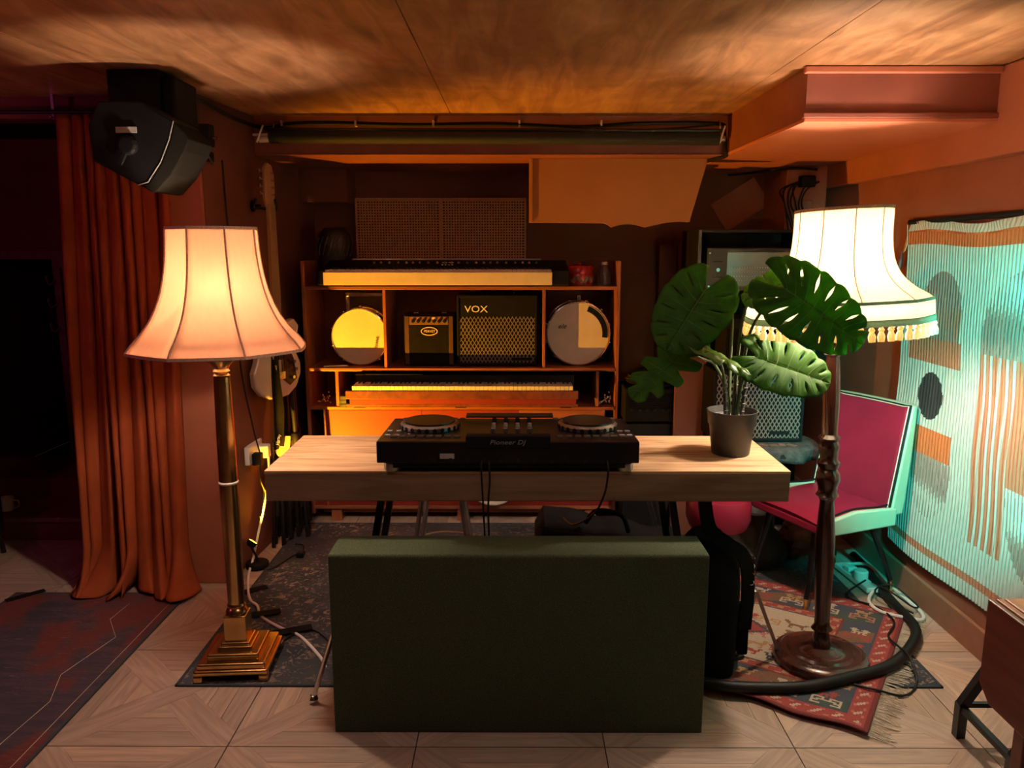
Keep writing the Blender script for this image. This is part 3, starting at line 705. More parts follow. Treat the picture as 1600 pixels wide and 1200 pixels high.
# ================================================================ MONSTERA
pl = thing('potted_monstera', 'monstera plant with big split leaves in a black pot on the table', 'plant', (.771, 2.716, .82))
px_, py_ = .771, 2.716
MB().lathe([(.064, .8205), (.066, .823), (.078, .925), (.083, .93), (.087, .972), (.090, .978), (.086, .978), (.080, .955), (.075, .952)], (px_, py_, 0), 36, cap=False).build('pot', 'pot', pl, smooth=True)
MB().lathe([(.066, .824), (.0765, .95), (.002, .953)], (px_, py_, 0), 30).build('gravel', 'gravel', pl, smooth=True)
def wfun(t):      # half width along the midrib, cordate
    return (math.sin(math.pi * min(1, (t + .16) / 1.16) ** .80) ** .72)
def leaf(att, tip, nrm, W, nf=6, m='leaf', cup=.10, droop=.12, holes=(1, 3), slot=.30, seed=0, back=.22, stem=None):
    rg = random.Random(seed)
    A, T = Vector(att), Vector(tip); L_ = (T - A).length; d = (T - A).normalized(); s = d.cross(Vector(nrm)).normalized(); nn = s.cross(d).normalized()
    def pos(side, t, r):      # t along the midrib 0..1, r from midrib 0 to margin 1
        tau = .055 + .945 * t ** .92; bk = back * L_
        ox = W * max(0, math.sin(math.pi * tau)) ** .78 * (1.14 - .30 * tau)
        oy = -bk + (L_ + bk) * (1 - math.cos(math.pi * tau)) / 2
        my = L_ * t ** 1.15 * .97 if t < 1 else L_
        x = ox * r; yy = my + (oy - my) * r ** 1.25
        zz = cup * W * (math.sin(r * 2.3) * .9 - .9 * r * r) - droop * L_ * t * t + .004 * math.sin(t * nf * 6.28) * r
        return A + d * yy + s * (side * x) + nn * zz
    b = MB(); verts = {}
    def vid(p):
        k = (round(p.x, 5), round(p.y, 5), round(p.z, 5))
        if k not in verts: verts[k] = len(b.v); b.v.append(Vector(p))
        return verts[k]
    NR, NTt = 12, 5
    veins = MB()
    veins.tube([pos(1, i / 14 * .97, 0) + nn * .0008 for i in range(15)], [.0032 - .0024 * i / 14 for i in range(15)], 5)
    for side in (-1, 1):
        edges = [0] + [((k + 1) / nf) ** .95 * .96 + rg.uniform(-.015, .015) for k in range(nf)]
        edges[-1] = 1.0
        kinds = [rg.random() for _ in range(nf + 1)]
        def gap(k, r):
            if k == 0 or k == nf: return 0
            w0 = slot / nf * .30
            if k in holes or (kinds[k] < .80 and slot < .5):
                return w0 * max(0, math.sin(math.pi * (r - .38) / .48)) if .38 < r < .86 else 0
            r0 = .42 + .15 * kinds[k]
            return w0 * 1.5 * ((r - r0) / (1 - r0)) ** .7 if r > r0 else 0
        for k in range(nf):
            t0, t1 = edges[k], edges[k + 1]
            g = []
            for ri in range(NR + 1):
                r = ri / NR; a = t0 + gap(k, r); c = t1 - gap(k + 1, r); row = []
                for ti in range(NTt + 1):
                    u = ti / NTt; t = a + (c - a) * u
                    rr = r * (1 - .045 * (2 * u - 1) ** 4)
                    row.append(vid(pos(side, t, rr)))
                g.append(row)
            for ri in range(NR):
                for ti in range(NTt):
                    f = [g[ri][ti], g[ri][ti + 1], g[ri + 1][ti + 1], g[ri + 1][ti]]
                    f2 = []
                    for q in f:
                        if q not in f2: f2.append(q)
                    if len(f2) > 2: b.f.append(tuple(f2 if side > 0 else f2[::-1]))
            tm = (t0 + t1) / 2
            veins.tube([pos(side, tm * (1 if rr_ else 1), rr_) + nn * .0008 for rr_ in (0, .3, .6, .9)], [.0016, .0012, .0009, .0005], 4)
    lf = b.build('leaf', m, pl, smooth=True, solid=.0010)
    veins.build('vein', 'leaf_vein', lf, smooth=True)
    if stem:
        pts = curve_pts([stem[0]] + list(stem[1:]) + [A], 8)
        MB().tube(pts, [.0065 - .003 * i / (len(pts) - 1) for i in range(len(pts))], 7).build('stem', 'plant_stem', pl, smooth=True)
LEAVES = True
# placed in metres around the pot; nrm is the way the upper face looks
leaf((.828, 2.42, 1.422), (1.050, 2.34, 1.262), (.15, -.93, .35), .130, 8, 'leaf', .05, .03, (2, 4, 5), .30, 4, .36, ((.775, 2.72, .95), (.775, 2.70, 1.15), (.77, 2.62, 1.34), (.79, 2.50, 1.415)))
leaf((.80, 2.58, 1.19), (1.025, 2.50, 1.115), (.10, -.80, .62), .115, 7, 'leaf', .07, .04, (2, 4), .26, 9, .30, ((.785, 2.71, .95), (.79, 2.70, 1.05), (.80, 2.66, 1.13)))
leaf((.635, 2.62, 1.408), (.495, 2.55, 1.215), (-.15, -.78, .60), .128, 6, 'leaf', .09, .06, (2, 3), .14, 2, .36, ((.76, 2.72, .95), (.765, 2.75, 1.15), (.755, 2.72, 1.32), (.725, 2.69, 1.385)))
leaf((.585, 2.66, 1.20), (.392, 2.58, 1.052), (-.25, -.55, .80), .10, 5, 'leaf', .10, .06, (9,), .62, 6, .30, ((.755, 2.71, .95), (.745, 2.72, 1.05), (.70, 2.71, 1.14), (.65, 2.69, 1.165)))
leaf((.60, 2.60, 1.222), (.765, 2.49, 1.14), (.35, -.10, .95), .075, 5, 'leaf_lit', .30, .06, (9,), .30, 8, .30, ((.75, 2.71, .95), (.735, 2.70, 1.05), (.70, 2.65, 1.16)))
leaf((.885, 2.50, 1.45), (.73, 2.52, 1.378), (-.10, -.55, .80), .085, 6, 'leaf_lit', .12, .05, (2, 4), .25, 12, .30, ((.79, 2.73, .95), (.80, 2.66, 1.25), (.85, 2.55, 1.40)))
for x, y, hh, dx in ((.745, 2.70, .16, -.012), (.775, 2.72, .15, .006), (.80, 2.705, .14, .012)):
    c_ = MB(); n0 = 5
    pts = [(x + dx * k / n0, y, .948 + hh * k / n0) for k in range(n0 + 1)]
    c_.tube(pts, [.008, .0072, .0075, .0065, .0068, .0055], 8)
    for k in range(1, 5): c_.lathe([(.0078, -.002), (.0095, 0), (.0078, .002)], pts[k], 8)
    c_.build('cane', 'plant_stem_grey', pl, smooth=True)

# ================================================================ CABINET
CY = 4.25
cb = thing('wooden_cabinet', 'long reddish wood shelving cabinet filled with music gear against the back wall', 'cabinet', (-.29, 4.46, 0))
def pc(nm, m, *a, **k): return MB().bb(*a).build(nm, m, cb, bevel=.002, **k)
for x0, x1 in ((-1.158, -1.138), (.55, .57)): pc('side_panel', 'cabinet_v', x0, x1, CY, 4.67, .05, 1.472)
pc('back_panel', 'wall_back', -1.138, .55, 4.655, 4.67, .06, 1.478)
pc('shelf', 'cabinet', -1.138, .55, CY + .002, 4.655, 1.318, 1.337)
pc('shelf', 'cabinet', -1.138, .55, CY - .004, 4.655, .872, .889)
pc('shelf', 'cabinet', -1.138, .55, CY - .004, 4.655, .655, .672)
pc('shelf', 'cabinet', -1.138, .55, CY, 4.655, .078, .098)
pc('plinth', 'cabinet', -1.10, .52, CY + .04, CY + .06, .045, .078)
for x in (-.712, .158): pc('divider', 'cabinet_v', x - .008, x + .008, CY + .002, 4.655, .889, 1.318)
for x in (-.985, .455): pc('divider', 'cabinet_v', x - .009, x + .009, CY + .002, 4.655, .672, .872)
for x0, x1 in ((-1.055, -.52), (-.518, .02), (.022, .50)): pc('door', 'door_orange' if x0 < .0 else 'cabinet', x0, x1, CY + .005, CY + .023, .13, .652)
pc('door_divider', 'cabinet_v', -1.07, -1.056, CY + .005, 4.655, .098, .655)
pc('bottom_rail', 'door_orange', -1.138, .55, CY + .006, CY + .026, .098, .128)
for x in (-1.02, -.3, .43): pc('foot', 'cabinet_v', x - .03, x + .03, CY + .02, CY + .08, .0, .078)
pc('foot', 'cabinet_v', -1.1, -1.04, 4.58, 4.64, 0, .078); pc('foot', 'cabinet_v', .45, .51, 4.58, 4.64, 0, .078)

def white_keys(par, x0, x1, y0, y1, z, n, nm='white_keys', m='white'):
    b = MB(); w_ = (x1 - x0) / n
    for k in range(n): b.bb(x0 + k * w_ + .0009, x0 + (k + 1) * w_ - .0009, y0, y1, z - .022, z)
    o = b.build(nm, m, par); o['kind'] = 'stuff'
    b = MB()
    for k in range(n - 1):
        if (k % 7) not in (2, 6): b.bb(x0 + (k + 1) * w_ - .005, x0 + (k + 1) * w_ + .005, y0 + .085, y1, z, z + .006)
    o = b.build('black_keys', 'black_gloss', par); o['kind'] = 'stuff'
# upper keyboard
k1 = thing('stage_keyboard', 'black stage keyboard with cream front rail on the cabinet top', 'keyboard', (-.40, 4.3, 1.337))
MB().prism([(4.13, 1.352), (4.14, 1.425), (4.30, 1.428), (4.32, 1.445), (4.45, 1.474), (4.45, 1.345), (4.2, 1.340)], -1.045, -1.009, 'x').build('end_cheek', 'black', k1, bevel=.003)
MB().prism([(4.13, 1.352), (4.14, 1.425), (4.30, 1.428), (4.32, 1.445), (4.45, 1.474), (4.45, 1.345), (4.2, 1.340)], .196, .285, 'x').build('end_cheek', 'black', k1, bevel=.003)
MB().prism([(4.15, 1.350), (4.15, 1.408), (4.30, 1.408), (4.32, 1.445), (4.45, 1.474), (4.45, 1.345)], -1.008, .195, 'x').build('body', 'black', k1, bevel=.002)
MB().bb(-1.008, .195, 4.128, 4.15, 1.349, 1.417).build('front_rail', 'cream', k1, bevel=.003)
white_keys(k1, -1.004, .192, 4.152, 4.30, 1.428, 52)
MB().bb(-.915, .145, 4.442, 4.456, 1.474, 1.482).build('rear_edge', 'steel', k1, bevel=.001)
sl = (1.474 - 1.445) / .13
for k in range(22):
    x = -.78 + k * .043 + .006 * math.sin(k * 5)
    MB().lathe([(.007, 0), (.006, .009)], (x, 4.37, 1.445 + .05 * sl + .001), 10, axis=(0, -sl, 1)).build('knob', 'steel' if k % 3 == 0 else 'panel_grey', k1)
for k in range(8):
    MB().box((-.40 + (k % 4) * .018, 4.34 + (k // 4) * .05, 1.45 + (k // 4) * .011), (.010, .012, .006)).build('button', 'white', k1)
for x in (-.9, .08): MB().bb(x - .02, x + .02, 4.2, 4.42, 1.337, 1.346).build('foot', 'rubber', k1)
# lower keyboard (digital piano)
k2 = thing('digital_piano', 'brown digital piano on the low shelf of the cabinet', 'piano', (-.29, 4.35, .672))
MB().bb(-.925, .345, 4.19, 4.60, .684, .700).build('base', 'red_wood', k2, bevel=.003)
MB().bb(-.905, .335, 4.185, 4.21, .70, .728).build('lower_rail', 'door_orange', k2, bevel=.003)
MB().bb(-.925, .345, 4.176, 4.20, .728, .774).build('key_slip', 'red_wood', k2, bevel=.003)
MB().bb(-.90, .325, 4.20, 4.60, .72, .775).build('body', 'black', k2)
white_keys(k2, -.888, .315, 4.178, 4.32, .800, 52)
MB().bb(-.90, .33, 4.33, 4.60, .775, .84).build('control_panel', 'black_gloss', k2, bevel=.003)
MB().bb(-.84, -.52, 4.322, 4.328, .838, .845).build('lid_edge', 'panel_grey', k2)
for x in (-.86, -.3, .28): MB().bb(x - .03, x + .03, 4.22, 4.5, .672, .685).build('foot', 'rubber', k2)
# drums
def drum(name, label, cx, cz, rr, yf, depth, shell, lugs, badge=0, logo=None, patch=False):
    t = thing(name, label, 'drum', (cx, yf, cz - rr))
    MB().lathe([(rr * .955, .008), (rr * .955, depth)], (cx, yf, cz), 48, axis=(0, 1, 0)).build('shell', shell, t, smooth=True)
    MB().lathe([(rr * .955, 0), (rr * .95, -.0015), (.001, -.0015)], (cx, yf + .002, cz), 48, axis=(0, 1, 0)).build('drumhead', 'drumskin', t, smooth=True)
    for y in (yf - .006, yf + depth - .012):
        MB().lathe([(rr * .955, 0), (rr * .965, -.006), (rr, -.004), (rr, .014), (rr * .965, .016), (rr * .955, .0)], (cx, y + .004, cz), 48, axis=(0, 1, 0), cap=False).build('hoop', 'chrome', t, smooth=True)
    for k in range(lugs):
        a = 2 * math.pi * (k + .5) / lugs; c = Vector((cx + rr * 1.02 * math.cos(a), 0, cz + rr * 1.02 * math.sin(a)))
        if c.z < cz - rr * .93: continue
        l = MB().tube([(c.x, yf - .012, c.z), (c.x, yf + .05, c.z)], .0035, 6).build('tension_rod', 'chrome', t)
        MB().box((c.x, yf + .055, c.z), (.016, .035, .016), Matrix.Rotation(-a, 3, 'Y')).build('lug', 'chrome', t, bevel=.003)
    if patch:
        b = MB(); n = 16; vs = []
        for k in range(n + 1):
            a = R(70 - 78 * k / n)
            for q in (.75, .92): vs += [(cx + rr * q * math.cos(a), yf - .0012, cz + rr * q * math.sin(a)), (cx + rr * q * math.cos(a), yf - .004, cz + rr * q * math.sin(a))]
        fs = []
        for k in range(n):
            o_ = k * 4; fs += [(o_ + 1, o_ + 3, o_ + 7, o_ + 5), (o_, o_ + 4, o_ + 6, o_ + 2), (o_, o_ + 1, o_ + 5, o_ + 4), (o_ + 2, o_ + 6, o_ + 7, o_ + 3)]
        MB().add(vs, fs).build('damper_ring', 'black', t)
    return t
d1 = drum('snare_drum', 'snare drum standing on edge at the left end of the cabinet shelf', -.868, 1.052, .160, 4.335, .12, 'dark_wood', 10)
text('printed_name', 'EVANS', .022, d1, (-.765, 4.331, 1.02), (R(90), R(-80), 0), 'black')
d2 = drum('tom_drum', 'larger drum with a black damper strip at the right end of the cabinet shelf', .352, 1.070, .178, 4.335, .16, 'black', 12, patch=True)
text('signature', 'ele', .04, d2, (.26, 4.331, 1.10), (R(90), 0, 0), 'black', shear=.4)
MB().bb(.345, .365, 4.36, 4.40, 1.247, 1.28).build('strainer', 'chrome', d2, bevel=.003)
pf = thing('picture_frame', 'small silver picture frame behind the left snare drum', 'picture frame', (-.86, 4.56, .889))
f = MB(); X1, X2, Z1, Z2, yq = -.985, -.755, .889, 1.285, 4.55
for a in ((X1, X2, yq, yq + .02, Z2 - .022, Z2), (X1, X2, yq, yq + .02, Z1, Z1 + .022), (X1, X1 + .022, yq, yq + .02, Z1 + .022, Z2 - .022), (X2 - .022, X2, yq, yq + .02, Z1 + .022, Z2 - .022)): f.bb(*a)
f.build('frame', 'silver_frame', pf, bevel=.003)
MB().bb(X1 + .022, X2 - .022, yq + .01, yq + .016, Z1 + .022, Z2 - .022).build('print', 'picture', pf)
# amplifiers
def lattice(b, x0, x1, z0, z1, y, px_, pz, w_, th=.003):
    sl_ = pz / px_
    for sgn in (1, -1):
        c = -((z1 - z0) / sl_) if sgn > 0 else 0
        s0 = x0 - (z1 - z0) / sl_ if sgn > 0 else x0
        s1 = x1 if sgn > 0 else x1 + (z1 - z0) / sl_
        x = s0
        while x < s1:
            # strip from (x, z0) rising with slope sl_*sgn, clipped to the rectangle
            pts = []
            if sgn > 0: xa, xb = max(x, x0), min(x + (z1 - z0) / sl_, x1)
            else: xa, xb = max(x - (z1 - z0) / sl_, x0), min(x, x1)
            if xb - xa > .002:
                za, zb = z0 + (xa - x) * sl_ * sgn, z0 + (xb - x) * sl_ * sgn
                dx, dz = xb - xa, zb - za; l = math.hypot(dx, dz); nx_, nz_ = -dz / l * w_ / 2, dx / l * w_ / 2
                yy = y + (0 if sgn > 0 else th)
                b.prism([(xa + nx_, za + nz_), (xb + nx_, zb + nz_), (xb - nx_, zb - nz_), (xa - nx_, za - nz_)], yy, yy + th, 'y')
            x += px_ 
    return b
M['grille_metal'] = mat('grille_weave', (.19, .16, .135), .5, var=.15)
M['grille_cloth'] = mat('grille_cloth', (.009, .008, .0075), .9, spec=.1)
M['black_vinyl'] = mat('black_tolex', (.008, .0075, .0075), .8, var=.2, bump=.15, bscale=300, spec=.12)
M['brown_panel'] = mat('amp_wood_panel', (.07, .03, .014), .5)
def vox(name, label, x0, x1, z0, z1, y0, y1, zg, loc_, logo=True, rot=0):
    t = thing(name, label, 'amplifier', loc_)
    MB().bb(x0, x1, y0 + .02, y1, z0 + .008, z1).build('cabinet_shell', 'black_vinyl', t, bevel=.006)
    f = MB(); w_ = .014
    f.bb(x0, x0 + w_, y0, y0 + .022, z0 + .008, z1); f.bb(x1 - w_, x1, y0, y0 + .022, z0 + .008, z1)
    f.bb(x0 + w_, x1 - w_, y0, y0 + .022, z0 + .008, z0 + .022); f.bb(x0 + w_, x1 - w_, y0, y0 + .022, z1 - w_, z1)
    f.build('front_frame', 'black', t, bevel=.003)
    MB().bb(x0 + w_, x1 - w_, y0 + .012, y0 + .02, z0 + .022, zg).build('grille_cloth', 'grille_cloth', t)
    if zg < z1 - .05: MB().bb(x0 + w_, x1 - w_, y0 + .006, y0 + .02, zg, z1 - w_).build('upper_fascia', 'black_vinyl', t, bevel=.002)
    g = lattice(MB(), x0 + w_, x1 - w_, z0 + .022, zg, y0 + .004, .021, .036, .0048).build('diamond_grille', 'grille_metal', t); g['kind'] = 'stuff'
    for a in (x0 + .04, x1 - .04): MB().lathe([(.014, 0), (.012, .008)], (a, y0 + .06, z0), 10).build('foot', 'rubber', t)
    MB().tube(curve_pts([((x0 + x1) / 2 - .09, (y0 + y1) / 2, z1), ((x0 + x1) / 2 - .07, (y0 + y1) / 2, z1 + .018), ((x0 + x1) / 2 + .07, (y0 + y1) / 2, z1 + .018), ((x0 + x1) / 2 + .09, (y0 + y1) / 2, z1)]), .007, 6).build('handle', 'rubber', t, smooth=True)
    for a in (-.1, .1): MB().lathe([(.006, 0), (.003, .005)], ((x0 + x1) / 2 + a, y0 + .05, z1), 8).build('rivet', 'chrome', t)
    return t
v1 = vox('guitar_amplifier', 'large black guitar amplifier with diamond grille in the middle of the shelf', -.322, .122, .889, 1.285, 4.30, 4.56, 1.168, (-.10, 4.4, .889))
text('brand_badge', 'VOX', .052, v1, (-.215, 4.3055, 1.192), (R(90), 0, 0), 'text_white', .002, sx=1.15)
MB().bb(-.02, .09, 4.3005, 4.304, .925, .940).build('badge_plate', 'black', v1)
p1 = thing('practice_amplifier', 'small black practice amplifier with wood sides beside the large shelf amplifier', 'amplifier', (-.478, 4.4, .889))
MB().bb(-.618, -.338, 4.32, 4.52, .894, 1.178).build('cabinet_shell', 'black_vinyl', p1, bevel=.006)
for x0, x1 in ((-.612, -.588), (-.368, -.344)): MB().bb(x0, x1, 4.312, 4.322, .90, 1.17).build('wood_cheek', 'brown_panel', p1, bevel=.002)
MB().bb(-.586, -.370, 4.313, 4.322, .90, 1.118).build('speaker_cloth', 'grille_cloth', p1)
c = MB().bb(-.586, -.370, 4.310, 4.322, 1.122, 1.168).build('control_plate', 'gold_top', p1, bevel=.002)
for k in range(7): MB().lathe([(.0095, 0), (.0075, .012)], (-.565 + k * .029, 4.310, 1.142), 12, axis=(0, -1, 0)).build('knob', 'black', c, smooth=True)
MB().bb(-.465, -.435, 4.3085, 4.311, 1.152, 1.164).build('label_plate', 'text_red', c)
b = MB(); n = 32; a_, b_ = .047, .024
vs = []
for k in range(n):
    a = 2 * math.pi * k / n
    for q in (1, .90): vs += [(-.476 + a_ * q * math.cos(a), y, 1.086 + (b_ - (1 - q) * a_) * math.sin(a)) for y in (4.309, 4.3125)]
fs = []
for k in range(n):
    o_, p_ = k * 4, ((k + 1) % n) * 4
    fs += [(o_, p_, p_ + 2, o_ + 2), (o_, o_ + 1, p_ + 1, p_), (o_ + 2, p_ + 2, p_ + 3, o_ + 3)]
MB().add(vs, fs).build('oval_badge', 'text_red', p1)
text('brand_name', 'PEAVEY', .022, p1, (-.476, 4.3095, 1.079), (R(90), 0, 0), 'text_red', .001, shear=.3, sx=.85)
for x in (-.56, -.40): MB().bb(x - .014, x + .014, 4.40, 4.42, 1.178, 1.184).build('top_fitting', 'steel', p1, bevel=.002)
for x in (-.59, -.365): MB().bb(x - .012, x + .012, 4.36, 4.48, .8895, .895).build('foot', 'rubber', p1)
o = MB().tube([(-1.06, 4.27, .895), (-.93, 4.285, .896)], .005, 8).build('marker_pen', 'white', None, org=(-1.06, 4.27, .895))
tag(o, 'thin white marker pen lying at the left end of the drum shelf', 'pen')
# things on the cabinet top
t = thing('patterned_tin', 'red patterned round tin at the right end of the cabinet top', 'tin', (.355, 4.38, 1.337))
MB().lathe([(.078, 1.3375), (.080, 1.345), (.080, 1.40), (.078, 1.405)], (.355, 4.38, 0), 32).build('body', 'red_tin', t, smooth=True)
MB().lathe([(.083, 1.405), (.083, 1.432), (.076, 1.445), (.02, 1.452), (.012, 1.462), (.001, 1.464)], (.355, 4.38, 0), 32).build('lid', 'red_tin', t, smooth=True)
for k in range(16):
    a = 2 * math.pi * k / 16
    MB().box((.355 + .0805 * math.cos(a), 4.38 + .0805 * math.sin(a), 1.37), (.004, .02, .04), Matrix.Rotation(a, 3, 'Z') @ Matrix.Rotation(.6 * (-1) ** k, 3, 'X')).build('band_motif', 'gold_top', t)
t = thing('glass_jar', 'clear glass jar beside the red tin on the cabinet top', 'jar', (.495, 4.38, 1.337))
MB().lathe([(.034, 1.3375), (.036, 1.345), (.036, 1.42), (.028, 1.435), (.028, 1.45)], (.495, 4.38, 0), 24).build('body', 'glass', t, smooth=True)
MB().lathe([(.030, 1.45), (.030, 1.465), (.026, 1.467)], (.495, 4.38, 0), 24).build('lid', 'steel', t, smooth=True)
t = thing('dark_clay_pot', 'round dark patterned pot at the left end of the cabinet top behind the keyboard', 'pot', (-1.005, 4.56, 1.337))
MB().lathe([(.06, 1.3375), (.085, 1.38), (.088, 1.45), (.10, 1.52), (.102, 1.57), (.085, 1.62), (.06, 1.65), (.05, 1.655)], (-1.035, 4.555, 0), 28).build('body', 'stone', t, smooth=True)
for k in range(9):
    a = R(180 + 20 * k); MB().tube([(-1.035 + .101 * math.cos(a), 4.555 + .101 * math.sin(a), 1.50), (-1.035 + .106 * math.cos(a + .15), 4.555 + .106 * math.sin(a + .15), 1.545), (-1.035 + .095 * math.cos(a + .3), 4.555 + .095 * math.sin(a + .3), 1.60)], .004, 5).build('raised_rib', 'grey_cloth', t)
# cane panels
pan0 = None
for i, (x0, x1) in enumerate(((-.962, -.449), (-.447, .066))):
    if pan0: q = copy_tree(pan0); q.location.x += .515; q['label'] = 'square woven cane panel leaning on the back wall, right of the pair'; continue
    pn = pan0 = thing('cane_panel', 'square woven cane panel leaning on the back wall, left of the pair', 'panel', ((x0 + x1) / 2, 4.80, 1.35), group='cane panels above the cabinet')
    MB().bb(x0 + .004, x1 - .004, 4.815, 4.825, 1.352, 1.832).build('backing', 'cane_back', pn)
    f = MB()
    for a in ((x0, x1, 4.80, 4.815, 1.825, 1.836), (x0, x1, 4.80, 4.815, 1.35, 1.361), (x0, x0 + .011, 4.80, 4.815, 1.361, 1.825), (x1 - .011, x1, 4.80, 4.815, 1.361, 1.825)): f.bb(*a)
    f.build('frame', 'cane', pn)
    g = MB(); nx_ = 30; p_ = (x1 - x0 - .022) / nx_
    for k in range(1, nx_): x = x0 + .011 + k * p_; g.bb(x - .0042, x + .0042, 4.803, 4.807, 1.361, 1.825)
    z = 1.361 + p_
    while z < 1.822: g.bb(x0 + .011, x1 - .011, 4.807, 4.811, z - .0042, z + .0042); z += p_
    o = g.build('weave', 'cane', pn); o['kind'] = 'stuff'
# little things at the ends of the low shelf
for (cx, lab, nm) in ((-1.07, 'cluster of small metal fittings at the left end of the low shelf', 'metal_fittings'), (.505, 'bunch of small pale beads at the right end of the low shelf', 'bead_bunch')):
    b = MB(); rr_ = random.Random(4)
    for k in range(16):
        x, y, z = cx + rr_.uniform(-.04, .035), 4.28 + rr_.uniform(0, .04), .672 + .008 + abs(rr_.gauss(0, .028))
        b.lathe([(.001, -.006), (.006, 0), (.001, .006)], (x, y, z), 8)
    b.tube([(cx - .04, 4.3, .675), (cx + .02, 4.3, .72)], .004, 6)
    o = b.build(nm, 'chrome' if cx < 0 else 'white', None, org=(cx, 4.3, .672), smooth=True); tag(o, lab, 'hardware' if cx < 0 else 'beads', kind='stuff')
for k in range(3):
    o = MB().bb(-.972 + .003 * k, -.93, 4.22, 4.34, .6725 + k * .022, .6725 + k * .022 + .020).build('paper_pad', 'grey_cloth', None, org=(-.95, 4.28, .6725 + k * .022), bevel=.002)
    tag(o, ['bottom', 'middle', 'top'][k] + ' dark notepad of the small stack left of the digital piano', 'notepad', 'notepads left of the digital piano')

# ================================================================ LEFT WALL: guitar, straps, sockets, stands
GA = Vector((-1.205, 3.88, 0)); gt = R(64)
g = thing('electric_bass', 'cream electric bass hanging on the alcove wall behind the brass lamp', 'guitar', (GA.x, GA.y, .79), gt)
def gl(pts, a, b_, nm, m, par=g, **k): return MB().prism(pts, a, b_, 'y').build(nm, m, par, world=False, **k)
body = [(0, 0), (.07, .008), (.13, .045), (.165, .11), (.165, .17), (.135, .225), (.125, .27), (.15, .31), (.165, .36), (.13, .40), (.085, .385), (.05, .35), (-.02, .34), (-.05, .36), (-.08, .42), (-.13, .44), (-.155, .40), (-.14, .33), (-.125, .26), (-.14, .20), (-.165, .15), (-.16, .08), (-.115, .03), (-.06, .006)]
gl(body, -.02, .022, 'body', 'guitar_white', bevel=.012, seg=3)
gl([(.02, .10), (.075, .06), (.125, .09), (.11, .19), (.07, .27), (.03, .33), (-.03, .31), (-.04, .27), (.03, .24), (.02, .18)], -.024, -.0205, 'pickguard', 'tort', bevel=.001)
for x, z in ((.09, .10), (.11, .14), (.10, .18)): MB().lathe([(.011, 0), (.009, .014)], (x, -.024, z), 12, axis=(0, -1, 0)).build('knob', 'chrome', g, world=False, smooth=True)
MB().bb(-.035, .035, -.032, -.024, .10, .14).build('bridge', 'chrome', g, world=False, bevel=.002)
MB().bb(-.04, .04, -.028, -.020, .20, .24).build('pickup', 'black', g, world=False, bevel=.002)
gl([(-.028, .33), (.028, .33), (.021, .96), (-.021, .96)], -.032, -.012, 'neck', 'maple')
hd = gl([(-.022, .95), (.022, .95), (.030, .985), (.036, 1.02), (.034, 1.10), (.020, 1.145), (-.008, 1.155), (-.028, 1.13), (-.030, 1.05), (-.034, .99)], -.022, -.006, 'headstock', 'maple', bevel=.002)
for k in range(4):
    z = 1.005 + k * .034
    MB().lathe([(.006, 0), (.006, .014), (.003, .016)], (.012, -.022, z), 10, axis=(0, -1, 0)).build('tuning_post', 'chrome', hd, world=False)
    MB().tube([(-.030, -.014, z), (-.052, -.014, z + .006)], .003, 6).lathe([(.003, -.008), (.010, 0), (.003, .008)], (-.058, -.014, z + .006), 8).build('tuning_key', 'chrome', hd, world=False)
for k in range(4): MB().tube([(-.015 + k * .010, -.0345, .12), (-.012 + k * .008, -.0345, .97)], .0009, 4).build('string', 'steel', g, world=False)
hk = thing('guitar_hanger', 'black padded wall hanger holding the headstock of the electric bass', 'hanger', (-1.30, 3.9, 1.74))
MB().lathe([(.028, 0), (.028, .010), (.02, .014)], (-1.296, 3.93, 1.745), 16, axis=(1, 0, 0)).tube([(-1.29, 3.93, 1.745), (-1.25, 3.92, 1.745)], .008, 8).build('wall_plate', 'black', hk, smooth=True)
MB().tube(curve_pts([(-1.165, 3.88, 1.775), (-1.165, 3.90, 1.735), (-1.19, 3.935, 1.728), (-1.25, 3.92, 1.735), (-1.262, 3.85, 1.735), (-1.245, 3.84, 1.775)]), .007, 8).build('padded_yoke', 'rubber', hk, smooth=True)
sp_ = thing('guitar_strap', 'black printed guitar strap hanging over the cream bass body', 'strap', (-1.19, 3.83, .5))
def ribbon(pts, w_, nv, m, par, nm, th=.003):
    P = curve_pts(pts, 6); b = MB(); vs = []
    for i, p in enumerate(P):
        t_ = (P[min(i + 1, len(P) - 1)] - P[max(0, i - 1)]).normalized(); s_ = t_.cross(Vector(nv)).normalized(); n_ = s_.cross(t_).normalized()
        vs += [p + s_ * w_ / 2 - n_ * th / 2, p - s_ * w_ / 2 - n_ * th / 2, p - s_ * w_ / 2 + n_ * th / 2, p + s_ * w_ / 2 + n_ * th / 2]
    fs = [(i * 4 + c, i * 4 + (c + 1) % 4, i * 4 + 4 + (c + 1) % 4, i * 4 + 4 + c) for i in range(len(P) - 1) for c in range(4)]
    fs += [(3, 2, 1, 0), tuple(len(vs) - 4 + c for c in range(4))]
    return b.add(vs, fs).build(nm, m, par, smooth=True)
ribbon([(-1.205, 3.838, 1.20), (-1.20, 3.832, 1.05), (-1.195, 3.826, .9), (-1.185, 3.83, .75), (-1.195, 3.84, .60), (-1.20, 3.85, .53)], .05, (.2, -1, 0), 'black_cloth', sp_, 'webbing')
ribbon([(-1.20, 3.85, .54), (-1.185, 3.85, .515), (-1.172, 3.852, .545), (-1.168, 3.86, .60)], .05, (.2, -1, 0), 'tan', sp_, 'leather_end')
for z, x in ((1.05, -1.196), (.90, -1.192), (.62, -1.192)):
    text('printed_name', 'Harley Benton', .028, sp_, (x + .004, 3.832 - .004 + (.01 if z < .7 else 0), z), (R(90), R(-86), 0), 'text_white', .0004, shear=.35, sx=.8)
